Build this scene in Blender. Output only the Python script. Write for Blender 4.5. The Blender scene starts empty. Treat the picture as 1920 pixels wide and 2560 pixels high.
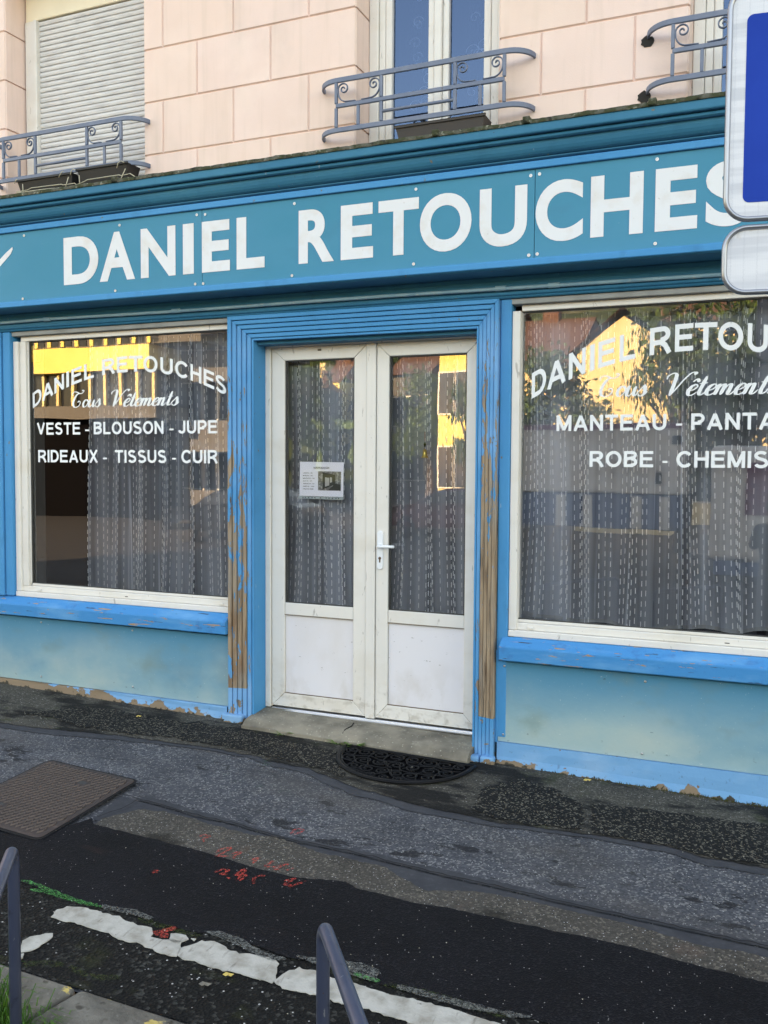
import bpy, bmesh, math, random
from mathutils import Vector, Matrix, noise as mnoise
random.seed(7)
S = bpy.context.scene
# ------------------------------------------------------------------ camera
CAM = (0.0, -5.0, 1.75); FPX = 2300.0
R = Matrix(((0.91877324, 0.39473475, 0.00634099), (-0.02647811, 0.04558808, 0.99860935), (-0.39389674, 0.91766345, -0.05233694)))
cam = bpy.data.objects.new('camera', bpy.data.cameras.new('camera')); S.collection.objects.link(cam)
cam.data.sensor_fit = 'VERTICAL'; cam.data.sensor_height = 32.0; cam.data.lens = FPX/2560*32
cam.data.clip_start = .05; cam.data.clip_end = 1500
M4 = Matrix.Identity(4)
for i in range(3):
    M4[i][0] = R[0][i]; M4[i][1] = R[1][i]; M4[i][2] = -R[2][i]; M4[i][3] = CAM[i]
cam.matrix_world = M4; S.camera = cam
# ------------------------------------------------------------------ sky, sun, exposure
SUN_EL = math.radians(19); SUN_AZ = math.radians(-12)      # azimuth from +Y towards +X
wd = bpy.data.worlds.new('World'); S.world = wd; wd.use_nodes = True
wn = wd.node_tree.nodes; wl = wd.node_tree.links
sky = wn.new('ShaderNodeTexSky'); sky.sky_type = 'NISHITA'; sky.sun_disc = False
sky.sun_elevation = SUN_EL; sky.sun_rotation = SUN_AZ; sky.dust_density = .4; sky.air_density = 1.2; sky.ozone_density = 2.0
wn['Background'].inputs[1].default_value = 0.15
wl.new(sky.outputs[0], wn['Background'].inputs[0])
sun = bpy.data.objects.new('sun', bpy.data.lights.new('sun', 'SUN')); S.collection.objects.link(sun)
sun.data.energy = 3.6; sun.data.angle = math.radians(.5); sun.data.color = (1, .86, .64)
sd = Vector((math.sin(SUN_AZ)*math.cos(SUN_EL), math.cos(SUN_AZ)*math.cos(SUN_EL), math.sin(SUN_EL)))
sun.rotation_euler = sd.to_track_quat('Z', 'Y').to_euler()
S.view_settings.view_transform = 'Standard'; S.view_settings.look = 'None'
S.view_settings.exposure = 2.78; S.view_settings.gamma = 1; S.view_settings.use_curve_mapping = False
S.view_settings.use_white_balance = True; S.view_settings.white_balance_temperature = 11000; S.view_settings.white_balance_tint = 22
S.cycles.use_denoising = True; S.cycles.transparent_max_bounces = 24; S.cycles.max_bounces = 8
# ------------------------------------------------------------------ pixel -> world helpers (photo pixels 1920x2560)
def ray(x, y):
    v = Vector(((x-960)/FPX, -(y-1280)/FPX, 1)); return R.transposed() @ v
def W(x, y, Y=0.0):                       # point on the plane Y
    d = ray(x, y); t = (Y-CAM[1])/d[1]; return Vector((d[0]*t, Y, CAM[2]+d[2]*t))
GA, GB, GC = -.0225, .015, .015
def gz(X, Y): return GC+GA*X+GB*Y
def G(x, y, h=0.0):                       # point on the pavement
    d = ray(x, y); t = (GC+GB*CAM[1]+h-CAM[2])/(d[2]-GA*d[0]-GB*d[1]); return Vector((d[0]*t, CAM[1]+d[1]*t, CAM[2]+d[2]*t))
GLASS = .075
def MR(x, y, Yr):                         # point across the street that the shop glass mirrors at pixel x, y
    p = W(x, y, 2*GLASS-Yr); return Vector((p.x, Yr, p.z))
# ------------------------------------------------------------------ materials
def srgb(r, g, b):
    f = lambda c: (c/255/12.92) if c/255 <= .04045 else ((c/255+.055)/1.055)**2.4
    return (f(r), f(g), f(b))
class Mat:
    def __init__(s, name, col, rough=.6, metal=0.0, spec=.4):
        s.m = bpy.data.materials.new(name); s.m.use_nodes = True
        s.N = s.m.node_tree.nodes; s.L = s.m.node_tree.links
        s.b = s.N['Principled BSDF']; s.b.inputs['Roughness'].default_value = rough
        s.b.inputs['Metallic'].default_value = metal; s.b.inputs['Specular IOR Level'].default_value = spec
        rgb = s.N.new('ShaderNodeRGB'); rgb.outputs[0].default_value = (*col, 1); s.c = rgb.outputs[0]
        s.pos = s.N.new('ShaderNodeNewGeometry').outputs['Position']; s.h = None
        s.L.new(s.c, s.b.inputs['Base Color'])
    def vec(s, sc):
        m = s.N.new('ShaderNodeVectorMath'); m.operation = 'MULTIPLY'; s.L.new(s.pos, m.inputs[0])
        m.inputs[1].default_value = sc if hasattr(sc, '__len__') else (sc, sc, sc); return m.outputs[0]
    def noise(s, sc, det=5, rough=.55, dist=0, off=None):
        n = s.N.new('ShaderNodeTexNoise'); n.inputs['Scale'].default_value = 1; n.inputs['Detail'].default_value = det
        n.inputs['Roughness'].default_value = rough; n.inputs['Distortion'].default_value = dist
        v = s.vec(sc)
        if off:
            a = s.N.new('ShaderNodeVectorMath'); s.L.new(v, a.inputs[0]); a.inputs[1].default_value = off; v = a.outputs[0]
        s.L.new(v, n.inputs['Vector']); return n.outputs['Fac']
    def voro(s, sc, out='Distance', feat='F1', rnd=1):
        n = s.N.new('ShaderNodeTexVoronoi'); n.feature = feat; n.inputs['Scale'].default_value = 1; n.inputs['Randomness'].default_value = rnd
        s.L.new(s.vec(sc), n.inputs['Vector']); return n.outputs[out]
    def sep(s, sock, i):
        n = s.N.new('ShaderNodeSeparateXYZ'); s.L.new(sock, n.inputs[0]); return n.outputs[i]
    def rng(s, f, lo, hi, a=0.0, b=1.0, smooth=False):
        n = s.N.new('ShaderNodeMapRange'); n.interpolation_type = 'SMOOTHSTEP' if smooth else 'LINEAR'
        s.L.new(f, n.inputs[0]); n.inputs[1].default_value = lo; n.inputs[2].default_value = hi; n.inputs[3].default_value = a; n.inputs[4].default_value = b
        return n.outputs[0]
    def math(s, op, a, b=None):
        n = s.N.new('ShaderNodeMath'); n.operation = op
        for i, v in enumerate((a, b)):
            if v is None: continue
            if isinstance(v, (int, float)): n.inputs[i].default_value = v
            else: s.L.new(v, n.inputs[i])
        return n.outputs[0]
    def mix(s, fac, col):
        n = s.N.new('ShaderNodeMix'); n.data_type = 'RGBA'
        if isinstance(fac, (int, float)): n.inputs[0].default_value = fac
        else: s.L.new(fac, n.inputs[0])
        s.L.new(s.c, n.inputs[6])
        if hasattr(col, '__len__'): n.inputs[7].default_value = (*col, 1)
        else: s.L.new(col, n.inputs[7])
        s.c = n.outputs[2]; s.L.new(s.c, s.b.inputs['Base Color']); return s
    def layer(s, col, sc, lo, hi, amt=1.0, det=5, rough=.55, dist=0, off=None, mask=None):
        f = s.rng(s.noise(sc, det, rough, dist, off), lo, hi, 0, amt)
        if mask is not None: f = s.math('MULTIPLY', f, mask)
        return s.mix(f, col)
    def bump(s, h, dist=.002, strength=1.0):
        n = s.N.new('ShaderNodeBump'); n.inputs['Distance'].default_value = dist; n.inputs['Strength'].default_value = strength
        s.L.new(h, n.inputs['Height'])
        if s.h is not None: s.L.new(s.h, n.inputs['Normal'])
        s.h = n.outputs[0]; s.L.new(s.h, s.b.inputs['Normal']); return s
    def speck(s, sc, thr, col, amt=1.0):      # sparse specks: random cells of a voronoi
        n = s.N.new('ShaderNodeTexVoronoi'); n.inputs['Scale'].default_value = 1; s.L.new(s.vec(sc), n.inputs['Vector'])
        r = s.sep(n.outputs['Color'], 0); f = s.math('MULTIPLY', s.math('GREATER_THAN', r, thr), s.math('LESS_THAN', n.outputs['Distance'], .42))
        if amt != 1: f = s.math('MULTIPLY', f, amt)
        return s.mix(f, col)
# ------------------------------------------------------------------ mesh helpers
class MB:
    def __init__(s): s.v = []; s.f = []; s.mi = []; s.cur = 0
    def add(s, vs, fs):
        o = len(s.v); s.v += [tuple(v) for v in vs]; s.f += [tuple(i+o for i in f) for f in fs]; s.mi += [s.cur]*len(fs)
    def box(s, x0, x1, y0, y1, z0, z1):
        s.add([(x0,y0,z0),(x1,y0,z0),(x1,y1,z0),(x0,y1,z0),(x0,y0,z1),(x1,y0,z1),(x1,y1,z1),(x0,y1,z1)],
              [(0,3,2,1),(4,5,6,7),(0,1,5,4),(1,2,6,5),(2,3,7,6),(3,0,4,7)])
    def prism(s, poly, y0, y1):               # poly of (x,z), ccw seen from -Y
        n = len(poly); s.add([(x, y0, z) for x, z in poly]+[(x, y1, z) for x, z in poly],
              [tuple(range(n)), tuple(range(2*n-1, n-1, -1))]+[(i, i+n, (i+1) % n+n, (i+1) % n) for i in range(n)])
    def extr_x(s, prof, x0, x1):              # prof of (y,z)
        n = len(prof); s.add([(x0, y, z) for y, z in prof]+[(x1, y, z) for y, z in prof],
              [tuple(range(n-1, -1, -1)), tuple(range(n, 2*n))]+[(i, (i+1) % n, (i+1) % n+n, i+n) for i in range(n)])
    def tube(s, pts, r, n=8, cap=True, flat=1.0, up=None):
        pts = [Vector(p) for p in pts]; rr = r if hasattr(r, '__len__') else [r]*len(pts)
        rings = []; pu = None
        for i, p in enumerate(pts):
            t = (pts[min(i+1, len(pts)-1)]-pts[max(i-1, 0)]).normalized()
            if up is not None: u = Vector(up)
            elif pu is None: u = Vector((0, 0, 1)) if abs(t.z) < .9 else Vector((1, 0, 0))
            else: u = pu
            u = (u-t*u.dot(t)).normalized(); pu = u; w = t.cross(u)
            rings.append([p+(u*math.cos(a)*flat+w*math.sin(a))*rr[i] for a in [2*math.pi*k/n for k in range(n)]])
        vs = [v for rg in rings for v in rg]; fs = []
        for i in range(len(pts)-1):
            for k in range(n): fs.append((i*n+k, i*n+(k+1) % n, (i+1)*n+(k+1) % n, (i+1)*n+k))
        if cap: fs += [tuple(range(n-1, -1, -1)), tuple(range(len(vs)-n, len(vs)))]
        s.add(vs, fs)
    def lathe(s, c, prof, n=16):              # prof of (r,z)
        vs = [(c[0]+r*math.cos(2*math.pi*k/n), c[1]+r*math.sin(2*math.pi*k/n), c[2]+z) for r, z in prof for k in range(n)]
        fs = [(i*n+k, i*n+(k+1) % n, (i+1)*n+(k+1) % n, (i+1)*n+k) for i in range(len(prof)-1) for k in range(n)]
        s.add(vs, fs+[tuple(range(n-1, -1, -1)), tuple(range(len(vs)-n, len(vs)))])
def link(o): S.collection.objects.link(o); return o
def obj(name, mb, mat, parent=None, bevel=0, seg=1, smooth=False, ang=None):
    me = bpy.data.meshes.new(name); me.from_pydata(mb.v, [], mb.f); me.update()
    for m in (mat if isinstance(mat, (list, tuple)) else [mat]): me.materials.append(m.m if isinstance(m, Mat) else m)
    if any(mb.mi): me.polygons.foreach_set('material_index', mb.mi)
    if bevel or smooth or ang:
        bm = bmesh.new(); bm.from_mesh(me); bmesh.ops.recalc_face_normals(bm, faces=bm.faces)
        if bevel:
            ed = [e for e in bm.edges if len(e.link_faces) == 2 and e.calc_face_angle(0) > .35]
            bmesh.ops.bevel(bm, geom=ed, offset=bevel, segments=seg, affect='EDGES', profile=.5, clamp_overlap=True)
        for f in bm.faces: f.smooth = bool(smooth)
        if ang:
            for f in bm.faces: f.smooth = True
            for e in bm.edges: e.smooth = not (len(e.link_faces) == 2 and e.calc_face_angle(0) > ang)
        bm.to_mesh(me); bm.free()
    o = link(bpy.data.objects.new(name, me))
    if parent is not None: adopt(o, parent)
    return o
def adopt(o, p):
    l = Vector(p.location) if p.parent is None else Vector((0, 0, 0))      # every part keeps world coordinates
    o.parent = p; o.matrix_parent_inverse = Matrix.Translation(-l)
def thing(name, label, cat, loc=(0, 0, 0), group=None):
    o = link(bpy.data.objects.new(name, None)); o.location = loc; o.empty_display_size = .1
    return tag(o, label, cat, group)
def tag(o, label=None, cat=None, group=None, kind=None):
    for k, v in (('label', label), ('category', cat), ('group', group), ('kind', kind)):
        if v: o[k] = v
    return o
def B(name, mat, parent, x0, x1, y0, y1, z0, z1, bevel=.003, seg=1):
    m = MB(); m.box(x0, x1, y0, y1, z0, z1); return obj(name, m, mat, parent, bevel, seg)
# ---- lettering
_gc = {}
def glyph(ch, off=0.0, fill=None):
    k = (ch, off)
    if k not in _gc:
        c = bpy.data.curves.new('glyph', 'FONT'); c.body = ch; c.size = 1; c.offset = off; c.resolution_u = 8
        o = bpy.data.objects.new('glyph', c); link(o); bpy.context.view_layer.update()
        me = bpy.data.meshes.new_from_object(o.evaluated_get(bpy.context.evaluated_depsgraph_get()))
        vs = [(v.co.x, v.co.y) for v in me.vertices]; fs = [tuple(p.vertices) for p in me.polygons]
        bpy.data.objects.remove(o); bpy.data.curves.remove(c); bpy.data.meshes.remove(me); _gc[k] = (vs, fs)
    return _gc[k]
def place_text(name, ch, mat, parent, fn, x0, x1, off=0.0, zpad=True, capset='H'):
    """glyph(s) stretched so its box spans x0..x1; fn(x, t) -> world point, t = 0 baseline .. 1 cap height"""
    vs, fs = glyph(ch, off); hv, _ = glyph(capset, off)
    a = min(v[0] for v in vs); b = max(v[0] for v in vs); cz0 = min(v[1] for v in hv); cz1 = max(v[1] for v in hv)
    m = MB(); m.add([fn(x0+(x1-x0)*(x-a)/(b-a), (z-cz0)/(cz1-cz0)) for x, z in vs], fs); return obj(name, m, mat, parent)
def catmull(P, n=6):
    P = [Vector(p) for p in P]; out = []
    for i in range(len(P)-1):
        p0, p1, p2, p3 = P[max(i-1, 0)], P[i], P[i+1], P[min(i+2, len(P)-1)]
        for k in range(n):
            t = k/n; out.append(.5*((2*p1)+(-p0+p2)*t+(2*p0-5*p1+4*p2-p3)*t*t+(-p0+3*p1-3*p2+p3)*t**3))
    out.append(P[-1]); return out
def pen(mb, pts, fn, thin=.035, thick=.13, wscale=1.0):     # calligraphic stroke in letter space
    c = catmull([(x, y, 0) for x, y in pts]); n = len(c); a = []; b = []
    for i, p in enumerate(c):
        t = (c[min(i+1, n-1)]-c[max(i-1, 0)]); t = t.normalized() if t.length > 1e-6 else Vector((1, 0, 0))
        down = abs(t.y)**1.5*(1 if t.y < 0 else .15); w = (thin+(thick-thin)*down)*wscale/2
        w *= min(1, .4+6*min(i, n-1-i)/n); q = Vector((-t.y, t.x, 0))*w
        a.append(fn((p+q).x, (p+q).y)); b.append(fn((p-q).x, (p-q).y))
    mb.k = getattr(mb, 'k', 0)+1; lift = lambda L: [(v[0], v[1]-.00006*mb.k-.000008*i, v[2]) for i, v in enumerate(L)]
    mb.add(lift(a)+lift(b), [(i, i+1, n+i+1, n+i) for i in range(n-1)])
def arc2(cx, cy, rx, ry, a0, a1, n=10): return [(cx+rx*math.cos(math.radians(a0+(a1-a0)*k/n)), cy+ry*math.sin(math.radians(a0+(a1-a0)*k/n))) for k in range(n+1)]
def sans(ch, t):
    """strokes (centre lines) of a plain grotesque capital, cap height 1, stem t; returns width, strokes"""
    h = t/2; T = 1-h; v = lambda x: [(x, 0), (x, 1)]
    if ch == 'I': return t, [v(h)]
    if ch == 'L': return .68, [[(h, 1), (h, h), (.68, h)]]
    if ch == 'E': return .76, [[(.75, T), (h, T), (h, h), (.76, h)], [(h, .52), (.70, .52)]]
    if ch == 'T': return .78, [[(0, T), (.78, T)], [(.39, T), (.39, 0)]]
    if ch == 'H': return .80, [v(h), v(.80-h), [(h, .52), (.80-h, .52)]]
    if ch == 'N': return .80, [v(h), v(.80-h), [(h*.9, 1-h*.5), (.80-h*.9, h*.5)]]
    if ch == 'M': return .94, [v(h), v(.94-h), [(h, 1-h*.6), (.47, h*.6)], [(.94-h, 1-h*.6), (.47, h*.6)]]
    if ch == 'V': return .86, [[(h*.95, 1), (.43, h*.55)], [(.86-h*.95, 1), (.43, h*.55)]]
    if ch == 'X': return .84, [[(h*1.1, 1), (.84-h*1.1, 0)], [(h*1.1, 0), (.84-h*1.1, 1)]]
    if ch == 'A': return .90, [[(h*.95, 0), (.45, 1-h*.5)], [(.90-h*.95, 0), (.45, 1-h*.5)], [(.22, .30), (.68, .30)]]
    if ch == 'D': return .80, [[(h, h), (h, T), (.36, T)]+arc2(.36, .5, .44-h, .5-h, 90, -90, 14)+[(.36, h), (h, h), (h, h+.02)]]
    if ch == 'O': return .92, [arc2(.46, .5, .46-h, .5-h+.01, 90, 450, 28)]
    if ch == 'C': return .86, [arc2(.46, .5, .46-h, .5-h+.01, 38, 322, 24)]
    if ch == 'U': return .80, [[(h, 1), (h, .36)]+arc2(.40, .36, .40-h, .36-h, 180, 360, 14)+[(.80-h, 1)]]
    if ch == 'J': return .62, [[(.62-h, 1), (.62-h, .30)]+arc2(.31, .30, .31-h, .30-h, 0, -170, 12)]
    if ch == 'P': return .76, [[(h, 0), (h, T), (.46, T)]+arc2(.46, .70, .30-h, .30-h, 90, -90, 10)+[(.46, .40), (h, .40)]]
    if ch == 'R': return .82, [[(h, 0), (h, T), (.50, T)]+arc2(.50, .715, .29-h, .285-h, 90, -90, 10)+[(.50, .43), (h, .43)], [(.44, .43), (.60, .30), (.76, 0)]]
    if ch == 'B': return .78, [[(h, h), (h, T), (.46, T)]+arc2(.46, .745, .28-h, .255-h, 90, -90, 10)+[(h, .49)], [(.46, .53)]+arc2(.48, .29+h*.3, .30-h, .265-h*.9, 90, -90, 10)+[(.46, h), (0, h)]]
    if ch == 'S': return .78, [arc2(.385, .735, .36-h, .275-h, 28, 190, 12)+[(.12+h*.3, .66), (.24, .575), (.42, .52), (.60, .455)]+arc2(.395, .285, .385-h, .295-h, 25, -160, 13)]
    return .4, []
def sans_mesh(mb, ch, fn, t=.185):
    w, st = sans(ch, t)
    for P in st:
        P0 = P; a = []; b = []; P = [p for i, p in enumerate(P) if i == 0 or math.dist(p, P[i-1]) > 1e-4]; n = len(P)
        for i, p in enumerate(P):
            d0 = (p[0]-P[i-1][0], p[1]-P[i-1][1]) if i else (P[1][0]-p[0], P[1][1]-p[1]); d1 = (P[i+1][0]-p[0], P[i+1][1]-p[1]) if i < n-1 else d0
            l0, l1 = math.hypot(*d0), math.hypot(*d1); n0 = (-d0[1]/l0, d0[0]/l0); n1 = (-d1[1]/l1, d1[0]/l1); mx_, my_ = n0[0]+n1[0], n0[1]+n1[1]; q = mx_*mx_+my_*my_
            k = min(2.0/q, 1.0) if q > 1e-3 else .5; k = (2.0/q if q > .8 else .7); ox, oy = mx_*k*t/2, my_*k*t/2
            a.append(fn(p[0]+ox, p[1]+oy)); b.append(fn(p[0]-ox, p[1]-oy))
        si = st.index(P0); q_ = lambda L: [(v[0], v[1]-.0005*si-.000012*i, v[2]) for i, v in enumerate(L)]     # overlapping strokes lie one over the other
        mb.add(q_(a)+q_(b), [(i, n+i, n+i+1, i+1) for i in range(n-1)])
    return w
def place_sans(name, word, mat, parent, fn, x0, x1, t=.185):
    gap = .13; tot = sum(sans(c, t)[0] for c in word)+gap*(len(word)-1); k = (x1-x0)/tot; mb = MB(); x = 0
    for c in word: w = sans_mesh(mb, c, lambda u, v, x=x: fn(x0+(x+u)*k, v), t); x += w+gap
    return obj(name, mb, mat, parent)
# ------------------------------------------------------------------ materials of this place
def paint(name, col, light, rough=.45, wear=.35):
    m = Mat(name, col, rough+.08, 0, .2)
    m.layer(light, (1.2, 1.2, 2.5), .42, .72, wear, det=6)
    m.layer(tuple(c*.62 for c in col), (9, 9, 4), .55, .8, .45, det=8)
    m.layer((.52, .60, .62), (38, 38, 14), .70, .74, .35, det=6)
    m.layer((.05, .055, .05), (55, 55, 30), .73, .77, .7, det=4)
    m.layer(srgb(116, 108, 92), (22, 22, 22), .70, .712, .9, det=9)
    m.bump(m.noise((60, 60, 25), 6), .0015, .5); return m
BLUE = srgb(4, 138, 190); TEAL = srgb(58, 138, 168)
m_blue = paint('blue gloss paint', BLUE, srgb(60, 156, 204))
m_teal = paint('teal blue paint', srgb(4, 112, 144), srgb(44, 134, 158), .5, .4)
m_board = Mat('sign board teal', srgb(0, 130, 158), .5, 0, .2)
m_board.layer(srgb(56, 144, 176), (.6, .6, 1.6), .40, .75, .5); m_board.layer(srgb(40, 110, 135), (2.5, 2.5, 7), .6, .85, .35, det=7)
m_board.layer((.5, .6, .62), (45, 45, 45), .74, .76, .5); m_board.bump(m_board.noise(2.2, 2), .012, .35)
# peeled paint on weathered softwood
def peeled(name, bias):
    m = Mat(name, srgb(160, 138, 116), .9)
    m.layer(srgb(96, 74, 58), (40, 40, 3), .45, .7, .9, det=8, dist=.6); m.layer(srgb(176, 158, 138), (60, 60, 2.2), .55, .72, .8, det=6)
    m.layer(srgb(138, 134, 128), (12, 12, 2), .48, .66, .7, det=7); m.layer(srgb(124, 88, 62), (16, 16, 3), .55, .7, .7, det=7, off=(5, 2, 0)); m.layer((.05, .04, .03), (90, 90, 3), .60, .66, .85, det=4)
    z = m.sep(m.pos, 2); n = m.noise((26, 26, 5.5), 9, .68, .4)
    x = m.sep(m.pos, 0)
    lim = m.rng(z, .6, 2.5, bias[0], bias[1])            # more bare wood low down
    d = m.math('SUBTRACT', n, lim); base = m.math('LESS_THAN', z, .31 if bias[2] else -9)
    f = m.rng(d, -.004, .004); f = m.math('MAXIMUM', f, m.math('MULTIPLY', base, m.math('GREATER_THAN', m.noise((18, 18, 18), 8, off=(3, 3, 3)), .42)))
    pc = m.N.new('ShaderNodeMix'); pc.data_type = 'RGBA'; m.L.new(m.rng(m.noise((3, 3, 2), 4), .35, .7), pc.inputs[0])
    pc.inputs[6].default_value = (*BLUE, 1); pc.inputs[7].default_value = (*srgb(98, 165, 210), 1)
    m.mix(f, pc.outputs[2]); m.bump(f, .0016, .8); m.bump(m.noise((70, 70, 3), 6), .003, .7); return m
m_peel = peeled('flaking blue paint on bare wood', (.60, .36, 1))
m_peel_in = peeled('blue paint flaking at edges', (.44, .30, 1))
m_peel_r = peeled('heavily flaked blue paint', (.68, .40, 1))
m_sillp = Mat('sill blue paint', srgb(0, 134, 192), .6, 0, .15)
m_sillp.layer(srgb(90, 165, 208), (3, 8, 10), .5, .72, .6, det=7); m_sillp.layer(srgb(40, 105, 160), (10, 10, 10), .6, .7, .4)
m_sillp.layer(srgb(160, 134, 110), (7, 40, 60), .635, .645, 1, det=8); m_sillp.layer((.05, .04, .035), (6, 40, 110), .665, .675, 1, det=6)
m_sillp.bump(m_sillp.noise((30, 60, 60), 6), .002, .5)
def kick(name, off):
    m = Mat(name, srgb(40, 132, 164), .42)
    z = m.sep(m.pos, 2); g = m.rng(z, .62, .24); n = m.rng(m.noise((1.3, 1.3, 2.2), 5, off=off), .3, .7)
    f = m.math('MULTIPLY', g, m.math('ADD', m.math('MULTIPLY', n, .9), .45)); f = m.math('MINIMUM', f, 1.0)
    m.mix(m.math('MULTIPLY', f, .92), srgb(146, 178, 180))
    m.layer(srgb(186, 192, 180), (1.7, 1.7, 2.4), .48, .72, .5, off=off, mask=g); m.layer(srgb(112, 128, 112), (2.2, 2.2, 3), .56, .75, .6, off=(off[0]+7, 2, 1))
    m.layer(srgb(84, 110, 112), (1.2, 1.2, 1.2), .58, .75, .5, off=(3, 9, 1)); m.layer(srgb(50, 78, 88), (14, 14, 26), .71, .735, .6, det=8)
    m.layer(srgb(66, 62, 54), (30, 30, 40), .66, .72, .5, det=8, mask=m.rng(z, .32, .2)); m.layer(srgb(196, 206, 204), (90, 90, 90), .70, .73, .6, det=4)
    m.bump(m.noise(3, 2), .01, .3); m.bump(m.noise(60, 6), .001, .6); return m
m_kick = kick('faded kick panel', (0, 0, 0)); m_kick2 = kick('faded kick panel right', (4.3, 1, 6))
m_plinth = Mat('plinth pale blue paint', srgb(88, 158, 202), .7)
zz = m_plinth.sep(m_plinth.pos, 2); xx = m_plinth.sep(m_plinth.pos, 0)
hh = m_plinth.math('ADD', zz, m_plinth.math('MULTIPLY', xx, .0225))       # height above the sloping pavement
edge = m_plinth.rng(xx, -5.2, -2.2, .078, .025)
m_plinth.layer(srgb(150, 185, 210), (3, 3, 5), .5, .8, .5); m_plinth.layer(srgb(70, 110, 140), (40, 40, 30), .64, .72, .6, det=6)
dd = m_plinth.math('SUBTRACT', hh, m_plinth.math('ADD', edge, m_plinth.rng(m_plinth.noise((7, 7, 9), 7, .6), .3, .7, -.055, .055)))
fl = m_plinth.rng(dd, .002, -.002); m_plinth.mix(fl, srgb(132, 112, 92))
m_plinth.layer(srgb(130, 105, 85), (16, 16, 20), .70, .71, 1, det=7)
m_plinth.mix(m_plinth.rng(m_plinth.math('SUBTRACT', hh, m_plinth.rng(m_plinth.noise((30, 30, 30), 6), .2, .8, -.03, .05)), .016, .008), srgb(56, 52, 42))
m_plinth.bump(fl, .003, -.8); m_plinth.bump(m_plinth.noise(40, 7), .003, .6)
m_white = Mat('white window plastic', srgb(222, 218, 212), .35)
m_white.layer(srgb(196, 182, 160), (3, 3, 5), .5, .85, .5); m_white.layer(srgb(206, 204, 202), (12, 12, 2), .5, .8, .4)
m_white.layer(srgb(110, 100, 88), (70, 70, 70), .72, .75, .6); zw = m_white.sep(m_white.pos, 2); m_white.layer(srgb(150, 138, 120), (18, 18, 22), .50, .66, .55, det=9, mask=m_white.rng(zw, .42, .16)); m_white.layer(srgb(120, 112, 104), (34, 34, 9), .66, .70, .5, det=9, dist=.6)
m_white.bump(m_white.noise((20, 20, 4), 3), .001, .3)
m_panel = Mat('door panel white', srgb(222, 220, 224), .32); m_panel.layer(srgb(206, 198, 190), (3, 3, 1.5), .5, .9, .6); m_panel.layer(srgb(120, 115, 110), (24, 24, 60), .69, .71, .6, det=8); m_panel.layer(srgb(176, 164, 146), (5, 5, 3), .52, .70, .5, det=8, mask=m_panel.rng(m_panel.sep(m_panel.pos, 2), .6, .27))
m_groove = Mat('dirty joint', srgb(112, 96, 80), .8)
m_gasket = Mat('grey rubber gasket', (.05, .05, .048), .6)
m_peach = Mat('pale peach render', srgb(236, 208, 199), .85)
m_peach.layer(srgb(226, 196, 182), (1.5, 1.5, 2.2), .4, .8, .6); m_peach.layer(srgb(214, 190, 172), (6, 6, 3), .6, .85, .35, det=8)
m_peach.layer(srgb(150, 128, 112), (50, 50, 50), .735, .76, .4); m_peach.layer(srgb(204, 180, 166), (16, 16, .9), .52, .74, .42, det=9); m_peach.layer(srgb(196, 178, 168), (2.2, 2.2, 1.2), .52, .70, .35, det=9, off=(6, 1, 4)); m_peach.layer(srgb(246, 222, 212), (3, 3, 3), .5, .75, .5)
oi = m_peach.N.new('ShaderNodeObjectInfo'); m_peach.mix(m_peach.rng(oi.outputs['Random'], 0, 1, 0, .35), srgb(226, 198, 180))
m_peach.bump(m_peach.noise(170, 4), .0012, .6)
m_mortar = Mat('rose mortar joint', srgb(232, 200, 188), .9); m_mortar.layer(srgb(212, 172, 158), 14, .5, .75, .6)
m_shut = Mat('shutter plastic', srgb(208, 206, 204), .5); m_shut.layer(srgb(172, 168, 168), (7, 7, 40), .45, .75, .7, det=7); m_shut.layer(srgb(120, 116, 112), (60, 60, 50), .68, .74, .5)
m_cass = Mat('cream shutter box', srgb(232, 218, 192), .5); m_cass.layer(srgb(214, 196, 168), 3, .4, .8, .5)
m_iron = Mat('slate blue iron paint', srgb(92, 106, 128), .45, 0, .5); m_iron.layer(srgb(116, 128, 146), 9, .45, .75, .6); m_iron.layer(srgb(92, 66, 50), 40, .69, .74, .7)
m_moss = Mat('mossy zinc flashing', srgb(88, 88, 78), .9); m_moss.layer(srgb(52, 58, 34), 16, .42, .55, .9, det=8); m_moss.layer(srgb(150, 152, 138), 30, .6, .7, .8, det=8); m_moss.layer(srgb(24, 26, 20), 22, .58, .66, .8, off=(5, 5, 5)); m_moss.bump(m_moss.noise(60, 8), .008, 1)
m_pipe = Mat('pipe under old blue paint', srgb(128, 168, 182), .5); m_pipe.layer(srgb(80, 140, 168), 8, .45, .7, .7); m_pipe.layer(srgb(180, 190, 186), 20, .6, .75, .6)
m_letter = Mat('faded white vinyl', srgb(218, 221, 224), .6, 0, .2); m_letter.layer(srgb(208, 202, 196), 9, .5, .75, .7, det=8); m_letter.layer(srgb(190, 186, 182), 60, .68, .74, .6)
m_vinyl = Mat('white window vinyl', srgb(232, 236, 238), .6, 0, .2)
m_conc = Mat('worn concrete', srgb(142, 134, 120), .9, 0, .2); m_conc.layer(srgb(84, 80, 74), 6, .4, .7, .8, det=8); m_conc.layer(srgb(166, 158, 142), 9, .6, .75, .6, det=8); m_conc.speck(90, .93, srgb(170, 165, 150), .6); m_conc.bump(m_conc.noise(60, 8), .006, .8)
m_steel = Mat('steel screw', (.45, .45, .45), .35, .9)
m_dark = Mat('dark void', (.003, .003, .004), .9, 0, .05)
m_black = Mat('black rubber', (.003, .0035, .005), .55, 0, .2)
m_alu = Mat('aluminium threshold', (.75, .76, .78), .3, .8)
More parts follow.
